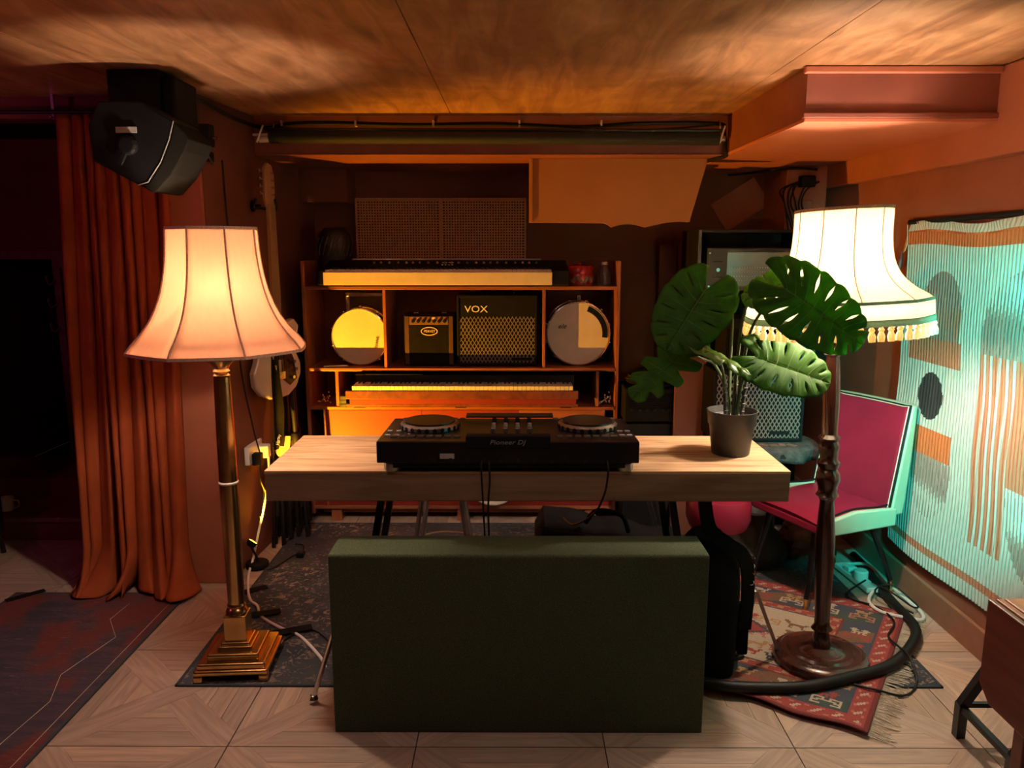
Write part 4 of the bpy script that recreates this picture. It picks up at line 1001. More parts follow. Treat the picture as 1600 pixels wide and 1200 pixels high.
# sockets
so = thing('wall_socket', 'white double wall socket with plugs behind the brass lamp', 'socket', (-1.29, 3.76, .55))
MB().bb(-1.312, -1.288, 3.66, 3.86, .50, .59).build('face_plate', 'white', so, bevel=.004)
MB().bb(-1.288, -1.245, 3.69, 3.74, .49, .55).build('black_plug', 'black', so, bevel=.006)
MB().bb(-1.288, -1.235, 3.78, 3.83, .505, .57).build('white_plug', 'white', so, bevel=.006)
cable('white_flex', [(-1.24, 3.80, .51), (-1.235, 3.77, .42), (-1.25, 3.72, .28), (-1.275, 3.68, .14), (-1.285, 3.62, .04), (-1.27, 3.50, .008), (-1.21, 3.32, .008), (-1.165, 3.22, .012), (-1.12, 3.17, .012), (-1.07, 3.07, .012), (-.96, 2.97, .013), (-.86, 2.90, .012), (-.74, 2.74, .012), (-.70, 2.66, .012)], .0062, 'white_cable', 'long white power cable running down the wall and across the grey rug')
cable('black_flex', [(-1.25, 3.70, .50), (-1.245, 3.68, .42), (-1.24, 3.71, .35), (-1.25, 3.69, .28), (-1.25, 3.66, .24)], .004, 'rubber', 'black cable dangling from the black plug of the wall socket')
cable('hanging_flex', [(-1.315, 3.62, 1.93), (-1.31, 3.62, 1.7), (-1.30, 3.63, 1.4), (-1.30, 3.65, 1.0), (-1.27, 3.68, .70), (-1.25, 3.70, .56)], .004, 'rubber', 'black cable hanging down the alcove wall behind the peach lampshade')
cable('lamp_flex', [(-.93, 2.78, .014), (-.90, 2.90, .014), (-.82, 2.95, .014), (-.72, 2.84, .014), (-.66, 2.76, .014), (-.64, 2.62, .014)], .003, 'rubber', 'thin dark lamp cable taped to the grey rug by the brass base')
for (a, b_, lab) in (((-1.235, 3.30, .0098), (-1.14, 3.37, .0098), 'back strip of black tape holding the white cable'), ((-1.12, 3.07, .0185), (-1.0, 3.11, .0185), 'middle strip of black tape holding the white cable'), ((-1.00, 2.90, .019), (-.83, 2.97, .019), 'front strip of black tape holding the white cable'), ((-2.25, 3.22, .0085), (-2.14, 3.33, .0085), 'black tape on the far left corner of the red and blue rug')):
    a, b_ = Vector(a), Vector(b_); mid = (a + b_) / 2; an = math.atan2(b_.y - a.y, b_.x - a.x)
    o = MB().box(mid, ((b_ - a).length, .048 if mid.x > -2 else .04, .0012), an).build('black_tape', 'black_cloth', None, org=mid); tag(o, lab, 'tape')
# uplighter
up = thing('small_uplighter', 'small black gooseneck uplighter with an amber lens by the column foot', 'lamp', (-1.262, 3.61, 0))
MB().lathe([(.052, .0), (.055, .004), (.055, .024), (.050, .030), (.01, .031)], (-1.262, 3.61, 0), 28).build('round_base', 'black', up, smooth=True)
MB().tube(curve_pts([(-1.262, 3.61, .03), (-1.264, 3.605, .06), (-1.28, 3.60, .10), (-1.283, 3.60, .115)]), .006, 8).build('gooseneck', 'rubber', up, smooth=True)
dirv = Vector((.5, .45, .74)).normalized()
hp = Vector((-1.283, 3.60, .125))
MB().lathe([(.012, -.016), (.024, -.004), (.026, .012), (.023, .013)], hp, 20, axis=dirv).build('lamp_head', 'black', up, smooth=True)
MB().lathe([(.022, .0125), (.018, .016), (.001, .0175)], hp, 20, axis=dirv).build('lens', 'amber_led', up, smooth=True)
cable('adapter_flex', [(-1.23, 3.60, .006), (-1.20, 3.56, .006), (-1.16, 3.60, .014), (-1.12, 3.72, .014), (-1.08, 3.74, .022), (-1.10, 3.85, .018), (-1.15, 3.88, .014)], .003, 'rubber', 'thin black cable of the uplighter looping on the rug edge')
o = MB().bb(-1.10, -1.06, 3.70, 3.74, .0125, .035).build('inline_switch', 'black', None, org=(-1.08, 3.72, .0125), bevel=.005); tag(o, 'small black inline switch lying on the rug below the microphone stands', 'switch')
# microphone stands
ms0 = None
MSL = ['nearest the wall socket', 'second from the wall socket', 'third from the wall socket', 'fourth from the wall socket', 'fifth from the wall socket', 'sixth from the wall socket', 'nearest the cabinet']
for i, (x, y, a) in enumerate(((-1.245, 3.885, .1), (-1.245, 4.02, 1.0), (-1.195, 3.99, .5), (-1.215, 4.13, 2.2), (-1.165, 4.09, .2), (-1.14, 4.02, 1.4), (-1.185, 4.21, .8))):
    if ms0 is None:
        ms0 = q = thing('microphone_stand', '', 'stand', (0, 0, 0), 0, 'folded microphone stands beside the cabinet')
        MB().tube([(0, 0, .16), (0, 0, .95)], .011, 10).build('pole', 'steel_black', q, world=False, smooth=True)
        MB().tube([(0, 0, .93), (.02, .0, 1.02)], .013, 10).build('clutch', 'steel_black', q, world=False, smooth=True)
        MB().lathe([(.018, .50), (.022, .51), (.022, .56), (.016, .57)], (0, 0, 0), 12).build('leg_collar', 'black', q, world=False, smooth=True)
        for k in range(3):
            an = 2.094 * k; c_, s_ = math.cos(an), math.sin(an)
            l = MB().tube([(.018 * c_, .018 * s_, .53), (.030 * c_, .030 * s_, .03)], .0075, 8).build('leg', 'steel_black', q, world=False, smooth=True)
            MB().tube([(.0298 * c_, .0298 * s_, .06), (.031 * c_, .031 * s_, .0)], .011, 8).build('rubber_foot', 'rubber', l, world=False, smooth=True)
    else: q = copy_tree(ms0)
    q.location = (x, y, .0145 if x > -1.2 else .004); q.rotation_euler = (R(-1.5), R(2 - i * .8), a)
    q['label'] = 'folded black microphone stand, ' + MSL[i]

# ================================================================ CURTAIN
def curt():
    nx_, nz = 260, 90; W_ = 1.0
    def pos(u, v):                    # u across 0..1, v up 0..1
        z = 2.085 * v + .004
        fold = 9
        xt = -1.925 + .44 * u; xb = -2.0 + .485 * u
        k = (1 - v); x = xt * v + xb * k
        ph = u * fold * 2 * math.pi + .9 * math.sin(u * 9 + v * 1.2)
        amp = .042 + .022 * k + .016 * math.sin(u * 13 + 1)
        y = 3.43 - .03 * math.sin(u * 3) + amp * math.sin(ph) + .010 * math.sin(ph * 2.3 + v * 3) - .02 * k
        x += .024 * math.cos(ph + .6) + .010 * math.sin(u * 17 + v * 5) * k
        if v < .10:                   # hem spilling on the floor
            q = (1 - v / .10); q2 = q ** 1.6
            y -= .15 * q2 * (.55 + .45 * math.sin(u * 27 + 1)); x += .06 * q2 * math.sin(u * 19 + .6) + (u - .5) * .10 * q2
            z = .010 + (z - .004) * (1 - q2 * .55) + .015 * abs(math.sin(u * 31)) * q2
        return Vector((x, y, z))
    o = grid('curtain_cloth', 'curtain', 1, 1, nx_, nz, None, pos, None, org=(-1.7, 3.43, 0), solid=.003)
    return o
cu = curt(); cu.name = 'velvet_curtain'; cu.data.name = 'velvet_curtain'
tag(cu, 'long rust velvet curtain in deep folds beside the column', 'curtain')
cr = thing('curtain_rail', 'thin black curtain rail above the rust curtain', 'rail', (-2.6, 3.42, 2.10))
MB().tube([(-3.6, 3.44, 2.105), (-1.50, 3.40, 2.105)], .009, 8).build('rod', 'steel_black', cr, smooth=True)
for x in (-2.3, -1.95): MB().box((x, 3.44, 2.13), (.012, .012, .10)).lathe([(.004, 0), (.004, .02)], (x, 3.43, 2.085), 8, axis=(0, -1, 0)).build('bracket', 'steel', cr)

# ================================================================ SPEAKER ON THE CEILING
sb = thing('wall_speaker', 'black wedge loudspeaker tilted down from the ceiling above the curtain', 'speaker', (-1.33, 2.95, 1.72))
inner = [(-1.185, 1.978), (-1.205, 1.915), (-1.24, 1.84), (-1.29, 1.772), (-1.325, 1.762)]
bodyp = [(-1.478, 1.845), (-1.485, 1.96), (-1.445, 2.045), (-1.30, 2.045)] + inner
MB().prism(bodyp, 2.82, 3.05, 'y').build('cabinet_shell', 'black', sb, bevel=.006)
outer = [(-1.283, 1.738), (-1.262, 1.742), (-1.205, 1.80), (-1.155, 1.88), (-1.138, 1.918), (-1.15, 1.94)]
MB().prism([(-1.186, 1.977), (-1.206, 1.914), (-1.241, 1.839), (-1.291, 1.771), (-1.322, 1.762)] + outer, 2.826, 3.044, 'y').build('grille', mat('speaker_grille', (.010, .0095, .007), .9, var=.1, spec=.1, bump=.2, bscale=900, scale=400), sb, bevel=.005)
MB().tube([(x, 2.8185, z) for x, z in inner], .0018, 5).build('edge_bead', 'panel_grey', sb)
kn = MB().lathe([(.030, 0), (.034, .006), (.034, .022), (.026, .028)], (-1.345, 2.82, 1.895), 12, axis=(0, -1, 0)).build('swivel_knob', 'black', sb, bevel=.003)
MB().box((-1.36, 2.80, 1.855), (.016, .012, .06), Matrix.Rotation(R(28), 3, 'Y')).build('lever', 'steel_black', kn, bevel=.003)
MB().bb(-1.385, -1.315, 2.812, 2.821, 1.938, 1.958).build('label_plate', 'panel_grey', sb)
br = MB().bb(-1.475, -1.29, 2.96, 3.20, 2.04, 2.178).build('ceiling_box', 'black', sb, bevel=.004)
MB().bb(-1.29, -1.24, 2.98, 3.19, 2.0, 2.16).build('mount_arm', 'black', sb, bevel=.01)
jb = thing('junction_box', 'small black cable box at the top of the column corner', 'box', (-1.30, 3.45, 2.0))
MB().bb(-1.345, -1.265, 3.36, 3.415, 1.96, 2.05).build('case', 'black', jb, bevel=.006)
MB().bb(-1.30, -1.27, 3.37, 3.41, 1.90, 1.94).build('connector', 'black', jb, bevel=.004)
MB().tube([(-1.265, 3.38, 1.995), (-1.245, 3.38, 1.995)], .006, 8).build('jack', 'chrome', jb)
cable('speaker_cable', [(-1.20, 3.0, 1.93), (-1.17, 3.05, 1.90), (-1.20, 3.2, 1.87), (-1.27, 3.38, 1.91)], .004, 'rubber', 'black cable looping from the loudspeaker to the cable box')
cable('ceiling_cable', [(-1.27, 3.1, 2.10), (-1.29, 3.3, 2.14), (-1.30, 3.5, 2.14), (-1.29, 3.8, 2.13), (-1.22, 3.975, 2.12), (-1.1, 3.975, 2.14), (-.9, 3.98, 2.145), (-.5, 3.98, 2.135), (-.1, 3.98, 2.14), (.3, 3.98, 2.125), (.6, 3.98, 2.14), (.98, 3.98, 2.14), (1.02, 3.975, 2.10), (1.03, 3.975, 2.0)], .010, 'rubber', 'thick black cable clipped along the beam above the screen roller')
cable('thin_ceiling_cable', [(-.2, 3.965, 2.14), (.1, 3.965, 2.132), (.5, 3.965, 2.110), (.8, 3.965, 2.118), (1.0, 3.965, 2.135)], .004, 'rubber', 'thin black cable sagging below the thick ceiling cable')
for k, x in enumerate((-1.14, -.78, -.40, .02, .42)):
    o = MB().bb(x - .005, x + .005, 3.962, 3.998, 2.128, 2.155).build('cable_clip', 'white', None, org=(x, 3.99, 2.14), bevel=.002)
    tag(o, 'small white cable clip on the beam, ' + ['first', 'second', 'third', 'fourth', 'fifth'][k] + ' from the left', 'clip', 'cable clips along the beam')
# projector screen roller
ps = thing('projector_screen', 'rolled projector screen in a long black tube under the beam', 'screen', (-.1, 3.93, 2.0))
MB().tube([(-1.19, 3.93, 2.072), (.985, 3.93, 2.062)], .030, 16).build('roller_tube', 'screen_black', ps, smooth=True)
MB().tube([(-1.21, 3.93, 2.107), (1.0, 3.93, 2.10)], .009, 8).build('casing_edge', 'steel_black', ps, smooth=True)
MB().tube([(-1.24, 3.93, 2.06), (-1.19, 3.93, 2.062)], .016, 10).build('end_cap', 'white', ps, smooth=True)
MB().tube([(-1.27, 3.925, 2.082), (-1.19, 3.925, 2.082)], .006, 8).build('end_pin', 'white', ps)
MB().tube([(-1.25, 3.915, 2.045), (-1.215, 3.915, 2.125)], .005, 8).build('cord', 'white', ps)
MB().tube([(.985, 3.93, 2.062), (1.015, 3.93, 2.062)], .016, 10).build('end_cap', 'steel', ps)
MB().tube([(.985, 3.915, 2.04), (1.01, 3.915, 2.12)], .005, 8).build('cord', 'white', ps)
for x in (-1.17, .99): MB().tube(curve_pts([(x, 3.97, 2.15), (x, 3.95, 2.145), (x, 3.93, 2.12), (x, 3.93, 2.095)]), .004, 6).build('hook', 'chrome', ps)
cable('corner_cable', [(1.02, 3.97, 2.10), (1.025, 3.95, 2.02), (1.03, 3.96, 1.985), (.99, 4.1, 1.98), (.95, 4.3, 1.975)], .009, 'rubber', 'black cable turning under the beam corner beside the roller end')
cable('alcove_cable', [(1.06, 4.55, 1.975), (1.1, 4.84, 1.975), (1.3, 4.84, 1.972), (1.5, 4.44, 1.972), (1.66, 4.44, 1.965)], .007, 'rubber', 'black cable running along the top of the right rear wall')
cn = thing('cable_bundle', 'tangled bundle of black cables hanging from a box in the right rear corner', 'cables', (1.60, 4.44, 1.6))
MB().bb(1.56, 1.64, 4.39, 4.445, 1.87, 1.93).build('distribution_box', 'black', cn, bevel=.006)
rb_ = random.Random(2)
for k in range(7):
    x = 1.54 + k * .018; MB().tube(curve_pts([(x + .02, 4.42, 1.90), (x - rb_.uniform(.03, .09), 4.40, 1.90 - rb_.uniform(0, .05)), (x - .06 - rb_.uniform(0, .03), 4.40, 1.78), (x - .03, 4.40, 1.62 + rb_.uniform(0, .08))]), .005, 6).build('cable', 'rubber', cn, smooth=True)
MB().bb(1.50, 1.64, 4.415, 4.449, 1.70, 1.80).build('vent_cover', 'base', cn, bevel=.004)

# ================================================================ RIGHT REAR: rack, heads, amplifiers
rk_ = thing('equipment_rack', 'black open equipment rack behind the plant in the right rear corner', 'rack', (1.22, 4.3, 0))
for x0, x1 in ((.945, .965), (1.50, 1.52)): MB().bb(x0, x1, 4.10, 4.50, 0, 1.635).build('side_panel', 'steel_black', rk_, bevel=.002)
for z in (1.62, 1.29, .66, .10): MB().bb(.965, 1.50, 4.10, 4.50, z, z + .015).build('shelf', 'steel_black', rk_, bevel=.002)
MB().bb(.965, 1.50, 4.485, 4.50, .115, 1.62).build('back_panel', 'black_wall', rk_)
mx = thing('mixer_head', 'dark powered mixer with a glossy grey front panel on the rack', 'mixer', (1.23, 4.2, 1.305), R(3.2))
MB().bb(.985, 1.475, 4.12, 4.40, 1.315, 1.545).build('case', 'black_vinyl', mx, bevel=.006)
MB().bb(.99, 1.47, 4.108, 4.12, 1.322, 1.54).build('faceplate', 'green_metal', mx, bevel=.002)
MB().bb(1.092, 1.46, 4.102, 4.108, 1.345, 1.52).build('control_panel', 'teal_panel', mx, bevel=.001)
for j in range(4):
    b = MB()
    for k in range(26): b.lathe([(.0028, 0), (.002, .003)], (1.105 + k * .0135, 4.102, 1.375 + j * .022), 6, axis=(0, -1, 0))
    o = b.build('knob_row', 'panel_grey', mx); o['kind'] = 'stuff'
MB().lathe([(.013, 0), (.010, .010)], (1.045, 4.108, 1.43), 14, axis=(0, -1, 0)).build('dial', 'chrome', mx, smooth=True)
for z in (1.47, 1.39): MB().bb(1.02, 1.07, 4.105, 4.109, z, z + .004).build('slot', 'black', mx)
for z in (1.345, 1.515): MB().lathe([(.006, 0), (.005, .006)], (1.0, 4.107, z), 8, axis=(0, -1, 0)).build('screw', 'chrome', mx)
for x in (1.02, 1.44): MB().bb(x - .015, x + .015, 4.15, 4.36, 1.305, 1.316).build('foot', 'rubber', mx)
tw = thing('small_round_table', 'low round table under a charcoal cloth holding the grille amplifier', 'table', (1.30, 3.93, 0))
MB().lathe([(.13, 0), (.03, .03), (.025, .53)], (1.35, 3.97, 0), 20).build('pedestal', 'steel_black', tw, smooth=True)
prf = []
n = 48; vs = []
for z, r0, am in ((.578, .0, 0), (.578, .215, 0), (.565, .235, .003), (.54, .238, .012), (.51, .236, .018)):
    for k in range(n): a = 2 * math.pi * k / n; r_ = r0 + am * math.sin(a * 9); vs.append((1.30 + r_ * math.cos(a), 3.88 + r_ * math.sin(a) * .9, z))
MB().add(vs, [(i * n + k, i * n + (k + 1) % n, (i + 1) * n + (k + 1) % n, (i + 1) * n + k) for i in range(4) for k in range(n)]).build('draped_cloth', 'grey_cloth', tw, smooth=True, solid=.006)
MB().lathe([(.20, .53), (.21, .535), (.21, .568), (.20, .572)], (1.30, 3.88, 0), 32).build('round_top', 'steel_black', tw)
v2 = vox('grille_amplifier', 'black amplifier with diamond grille on the small round table behind the plant', .985, 1.435, .583, .945, 3.80, 4.05, .925, (1.21, 3.9, .583))
MB().bb(1.27, 1.37, 3.80, 3.8038, .625, .642).build('badge_plate', 'black', v2)
z_ = .583
for k in range(6):
    o = MB().box((1.14 + k * .045, 3.755 - .006 * (k % 2), .5835), (.045, .03, .002), .5 + k).build('torn_label', 'paper_brown', tw)
cu_ = thing('cube_amplifier', 'small black cube amplifier on top of the grille amplifier behind the plant', 'amplifier', (1.16, 3.93, .945))
MB().bb(1.04, 1.29, 3.84, 4.04, .972, 1.205).build('cabinet_shell', 'black_vinyl', cu_, bevel=.006)
MB().bb(1.05, 1.28, 3.832, 3.842, .98, 1.14).build('speaker_cloth', 'grille_cloth', cu_, bevel=.002)
MB().bb(1.05, 1.28, 3.832, 3.842, 1.15, 1.198).build('control_strip', 'black', cu_, bevel=.002)
text('brand_name', 'Roland', .024, cu_, (1.175, 3.831, 1.162), (R(90), 0, 0), 'text_grey', .001)
for x in (1.06, 1.27): MB().bb(x - .01, x + .01, 3.85, 4.03, .945, .973).build('foot', 'rubber', cu_)
# gear left of the rack
fc = thing('flight_case', 'black flight case right of the cabinet, carrying the dark keyboard case', 'case', (.76, 4.2, 0))
MB().bb(.585, .925, 4.10, 4.42, .02, .608).build('case_shell', 'black', fc, bevel=.006)
MB().bb(.583, .927, 4.096, 4.424, .40, .408).build('lid_seam', 'steel_black', fc)
for x in (.60, .91):
    for y in (4.12, 4.40): MB().lathe([(.012, 0), (.014, .02)], (x, y, 0), 10).build('castor', 'rubber', fc)
MB().bb(.70, .80, 4.085, 4.10, .50, .52).build('handle', 'steel', fc, bevel=.004)
hd_ = thing('amplifier_head', 'black amplifier head with faint lettering right of the cabinet', 'amplifier', (.76, 4.2, .608))
MB().bb(.59, .92, 4.11, 4.38, .618, .80).build('case', 'black_vinyl', hd_, bevel=.006)
for k in range(6): MB().bb(.61, .90, 4.104, 4.11, .70 + k * .012, .705 + k * .012).build('vent_slat', 'black', hd_)
for k in range(7): MB().lathe([(.009, 0), (.007, .012)], (.63 + k * .04, 4.11, .685), 10, axis=(0, -1, 0)).build('knob', 'steel_black', hd_)
for x in (.62, .89): MB().bb(x - .012, x + .012, 4.14, 4.36, .6085, .619).build('foot', 'rubber', hd_)
bc = thing('bag_bundle', 'dark rounded bag lying on the amplifier head right of the cabinet', 'bag', (.78, 4.22, .80))
MB().lathe([(.12, .802), (.15, .82), (.14, .86), (.08, .89), (.01, .90)], (.76, 4.24, 0), 24).build('soft_bag', 'black_cloth', bc, smooth=True)
for k in range(3): MB().tube([(.585 + k * .02, 4.10, .86 + k * .012), (.63 + k * .02, 4.09, .845 + k * .012)], .003, 6).build('metal_zip', 'chrome', bc)
o = MB().bb(.84, 1.0, 4.04, 4.06, .0, .98).build('painted_board', 'wall_back', None, org=(.92, 4.05, 0), bevel=.003)
tag(o, 'upright reddish board standing between the flight case and the rack', 'board')

# ================================================================ UNDER THE TABLE
st = thing('metal_stool', 'low stool with four grey tube legs and a foot ring under the table', 'stool', (-.33, 3.45, .008))
MB().lathe([(.14, .47), (.155, .475), (.16, .50), (.15, .52), (.02, .53)], (-.33, 3.45, 0), 32).build('seat', 'black_vinyl', st, smooth=True)
for k in range(4):
    a = R(45 + 90 * k + 12); MB().tube([(-.33 + .11 * math.cos(a), 3.45 + .11 * math.sin(a), .475), (-.33 + .20 * math.cos(a), 3.45 + .20 * math.sin(a), .017)], .011, 8).build('leg', 'steel', st, smooth=True)
MB().tube([(-.33 + .168 * math.cos(2 * math.pi * k / 32), 3.45 + .168 * math.sin(2 * math.pi * k / 32), .18) for k in range(33)], .006, 8, cap=False).build('foot_ring', 'steel', st, smooth=True)
tm = drum('tambour_drum', 'round cream drum leaning on the cabinet door behind the stool', -.12, .29, .155, 4.14, .06, 'dark_wood', 8)
tm.location = (-.12, 4.14, .135 - .0); 
bg = thing('gig_bag', 'black soft instrument bag lying on the floor under the table', 'bag', (.38, 3.25, .016))
n = 18; vs = []; m_ = 10
for i in range(n + 1):
    u = i / n; x = .09 + u * .66
    hh = .40 * (1 - .34 * u) if u < .97 else .2; hh *= (1 - (1 - min(1, u / .08)) ** 2 * .25)
    for k in range(m_ * 2):
        a = 2 * math.pi * k / (m_ * 2); c_, s_ = math.cos(a), math.sin(a)
        rx = abs(c_) ** .5 * math.copysign(1, c_); rz_ = abs(s_) ** .5 * math.copysign(1, s_)
        vs.append((x, 3.28 + rx * .16 + .01 * math.sin(u * 14), .022 + hh / 2 * (1 + rz_) + .008 * math.sin(u * 20 + a * 2)))
q = m_ * 2
MB().add(vs, [(i * q + k, i * q + (k + 1) % q, (i + 1) * q + (k + 1) % q, (i + 1) * q + k) for i in range(n) for k in range(q)] + [tuple(range(q)), tuple(n * q + k for k in range(q))]).build('soft_shell', 'black_cloth', bg, smooth=True)
MB().tube([(.10 + .64 * k / 14, 3.11, .40 - .13 * k / 14) for k in range(15)], .003, 5).build('zip', 'rubber', bg)
MB().tube(curve_pts([(.30, 3.15, .40), (.34, 3.10, .47), (.44, 3.10, .45), (.48, 3.15, .36)]), .010, 6).build('handle', 'black_cloth', bg, smooth=True)
kd = thing('keyboard_stand', 'folded black keyboard stand with thin bright edges behind the black bag', 'stand', (.66, 3.55, 0))
for k, (a, b_) in enumerate((((.58, 3.5, .52), (.72, 3.5, .02)), ((.64, 3.52, .52), (.74, 3.52, .02)), ((.74, 3.54, .52), (.66, 3.54, .02)))):
    MB().tube([a, b_], .011, 4).build('strut', 'steel_black', kd); 
MB().tube([(.60, 3.488, .50), (.725, 3.488, .06)], .002, 4).build('bright_edge', 'steel', kd)
bp_ = thing('gig_backpack', 'tall black padded backpack standing behind the right end of the green box', 'bag', (.71, 2.72, .02))
vs = []; n = 14
for i in range(n + 1):
    v = i / n; z = .022 + .50 * v; s_ = (1 - (max(0, v - .75) / .25) ** 2 * .45) * (.92 + .08 * math.sin(v * 3.1))
    for k in range(24):
        a = 2 * math.pi * k / 24; c_, q_ = math.cos(a), math.sin(a)
        vs.append((.705 + .105 * s_ * abs(c_) ** .6 * math.copysign(1, c_), 2.71 + .15 * s_ * abs(q_) ** .6 * math.copysign(1, q_), z))
MB().add(vs, [(i * 24 + k, i * 24 + (k + 1) % 24, (i + 1) * 24 + (k + 1) % 24, (i + 1) * 24 + k) for i in range(n) for k in range(24)] + [tuple(range(24)), tuple(n * 24 + k for k in range(24))]).build('padded_body', 'black_cloth', bp_, smooth=True)
ribbon([(.66, 2.62, .70), (.68, 2.60, .58), (.74, 2.58, .53), (.80, 2.58, .48), (.825, 2.60, .36), (.82, 2.60, .20)], .05, (.3, -1, .2), 'black_cloth', bp_, 'shoulder_strap', .008)
for k in range(4): MB().lathe([(.0085, -.0018), (.0105, 0), (.0085, .0018)], (.835, 2.60, .47 - k * .03), 14, cap=False, axis=(.3, 1, .6 * (-1) ** k)).build('buckle_ring', 'chrome', bp_, smooth=True)
MB().bb(.80, .838, 2.60, 2.63, .10, .30).build('side_pocket', 'black_cloth', bp_, bevel=.008)
# red pouffe, pot and paper bag under the chair
pfo = thing('red_vinyl_stool', 'round red vinyl stool half hidden under the right end of the table', 'stool', (.93, 3.42, 0))
MB().lathe([(.09, .275), (.13, .29), (.145, .33), (.146, .40), (.135, .43), (.09, .445), (.01, .447)], (.93, 3.42, 0), 36).build('seat_cushion', 'red_vinyl', pfo, smooth=True)
for k in range(3):
    a = R(30 + 120 * k); MB().tube([(.93 + .05 * math.cos(a), 3.42 + .05 * math.sin(a), .29), (.93 + .13 * math.cos(a), 3.42 + .13 * math.sin(a), .018)], .009, 8).build('leg', 'steel_black', pfo, smooth=True)
dp = thing('stoneware_urn', 'dark ribbed stone pot on the floor behind the red chair', 'pot', (1.19, 3.70, 0))
MB().lathe([(.10, .0), (.15, .02), (.165, .06), (.16, .09), (.13, .12), (.125, .15), (.09, .18), (.075, .22), (.085, .26), (.075, .262), (.06, .23)], (1.19, 3.70, .0), 30).build('body', 'stone', dp, smooth=True)
for k in range(10):
    a = 2 * math.pi * k / 10; MB().tube([(1.19 + .078 * math.cos(a), 3.70 + .078 * math.sin(a), .19), (1.19 + .082 * math.cos(a), 3.70 + .082 * math.sin(a), .25)], .006, 5).build('rib', 'stone', dp)
def crumple(nm, lab, c, rad, hgt, seed, m='paper_brown', cat='paper bag'):
    rg = random.Random(seed); vs = []; n_, q_ = 9, 16
    for i in range(n_ + 1):
        v = i / n_; rr_ = rad * (math.sin(math.pi * (.12 + .80 * v)) ** .6)
        for k in range(q_): a = 2 * math.pi * k / q_; f_ = rg.uniform(.75, 1.15); vs.append((c[0] + rr_ * f_ * math.cos(a), c[1] + rr_ * f_ * math.sin(a) * .8, c[2] + hgt * v + (rg.uniform(-.012, .012) if 0 < i else 0)))
    o_ = MB().add(vs, [(i * q_ + k, i * q_ + (k + 1) % q_, (i + 1) * q_ + (k + 1) % q_, (i + 1) * q_ + k) for i in range(n_) for k in range(q_)] + [tuple(range(q_)), tuple(n_ * q_ + k for k in range(q_))]).build(nm, m, None, org=c)
    return tag(o_, lab, cat)
crumple('paper_bag', 'crumpled brown paper bag left of the dark stone pot', (1.0, 3.86, .0), .08, .17, 1)
crumple('paper_bag', 'crumpled brown paper bag right of the dark stone pot under the chair', (1.46, 3.74, .0), .12, .26, 5)

# ================================================================ CHAIR
ch = thing('vinyl_chair', 'crimson and mint vinyl dining chair with black splayed legs by the hanging cloth', 'chair', (1.385, 3.37, 0), R(-65.7))
def cl(b, nm, m, **k): return b.build(nm, m, ch, world=False, **k)
# seat: top cushion red, sides mint
seat_pts = [(-.205, -.225), (.205, -.225), (.225, .17), (-.225, .17)]
b = MB(); vs = []
def sq(t, w0, w1, yf, yb, z): return z
nsx, nsy = 10, 10; top = []; 
for j in range(nsy + 1):
    for i in range(nsx + 1):
        u, v = i / nsx, j / nsy; w_ = .213 + .012 * v
        x = (2 * u - 1) * w_; y = -.228 + .40 * v
        e = (1 - (2 * u - 1) ** 8) * (1 - (2 * v - 1) ** 8)
        z = .425 + .018 * e + .012 * (1 - (2 * u - 1) ** 2) - .018 * (1 - v) ** 3
        top.append((x, y, z))
N1 = nsx + 1
fs = [(j * N1 + i, j * N1 + i + 1, (j + 1) * N1 + i + 1, (j + 1) * N1 + i) for j in range(nsy) for i in range(nsx)]
edge = [i for i in range(N1)] + [j * N1 + nsx for j in range(1, N1)] + [nsy * N1 + i for i in range(nsx - 1, -1, -1)] + [j * N1 for j in range(nsy - 1, 0, -1)]
bot = [(top[k][0] * .985, top[k][1] * .985, .405) for k in edge]
nt_ = len(top); vs = top + bot; m_ = len(edge)
fs += [(edge[k], nt_ + k, nt_ + (k + 1) % m_, edge[(k + 1) % m_]) for k in range(m_)] + [tuple(nt_ + k for k in range(m_))]
cl(MB().add(vs, fs), 'seat_cushion', 'red_vinyl', smooth=True)
for sx in (-1, 1):
    side = [(-.222, .405), (-.19, .43), (-.05, .452), (.10, .442), (.19, .435), (.19, .355), (-.20, .362)]
    cl(MB().prism([(y, z) for y, z in side], sx * .207, sx * .232, 'x'), 'side_panel', 'mint_vinyl', bevel=.008, seg=3, smooth=True)
    P = curve_pts([(sx * .208, -.222, .412), (sx * .208, -.19, .434), (sx * .208, -.05, .456), (sx * .208, .10, .446), (sx * .208, .17, .45)])
    cl(MB().tube(P, .004, 6), 'piping', 'black', smooth=True)
cl(MB().prism([(-.205, -.226), (.205, -.226), (.215, .19), (-.215, .19)], .365, .404), 'seat_base', 'red_vinyl', bevel=.008)
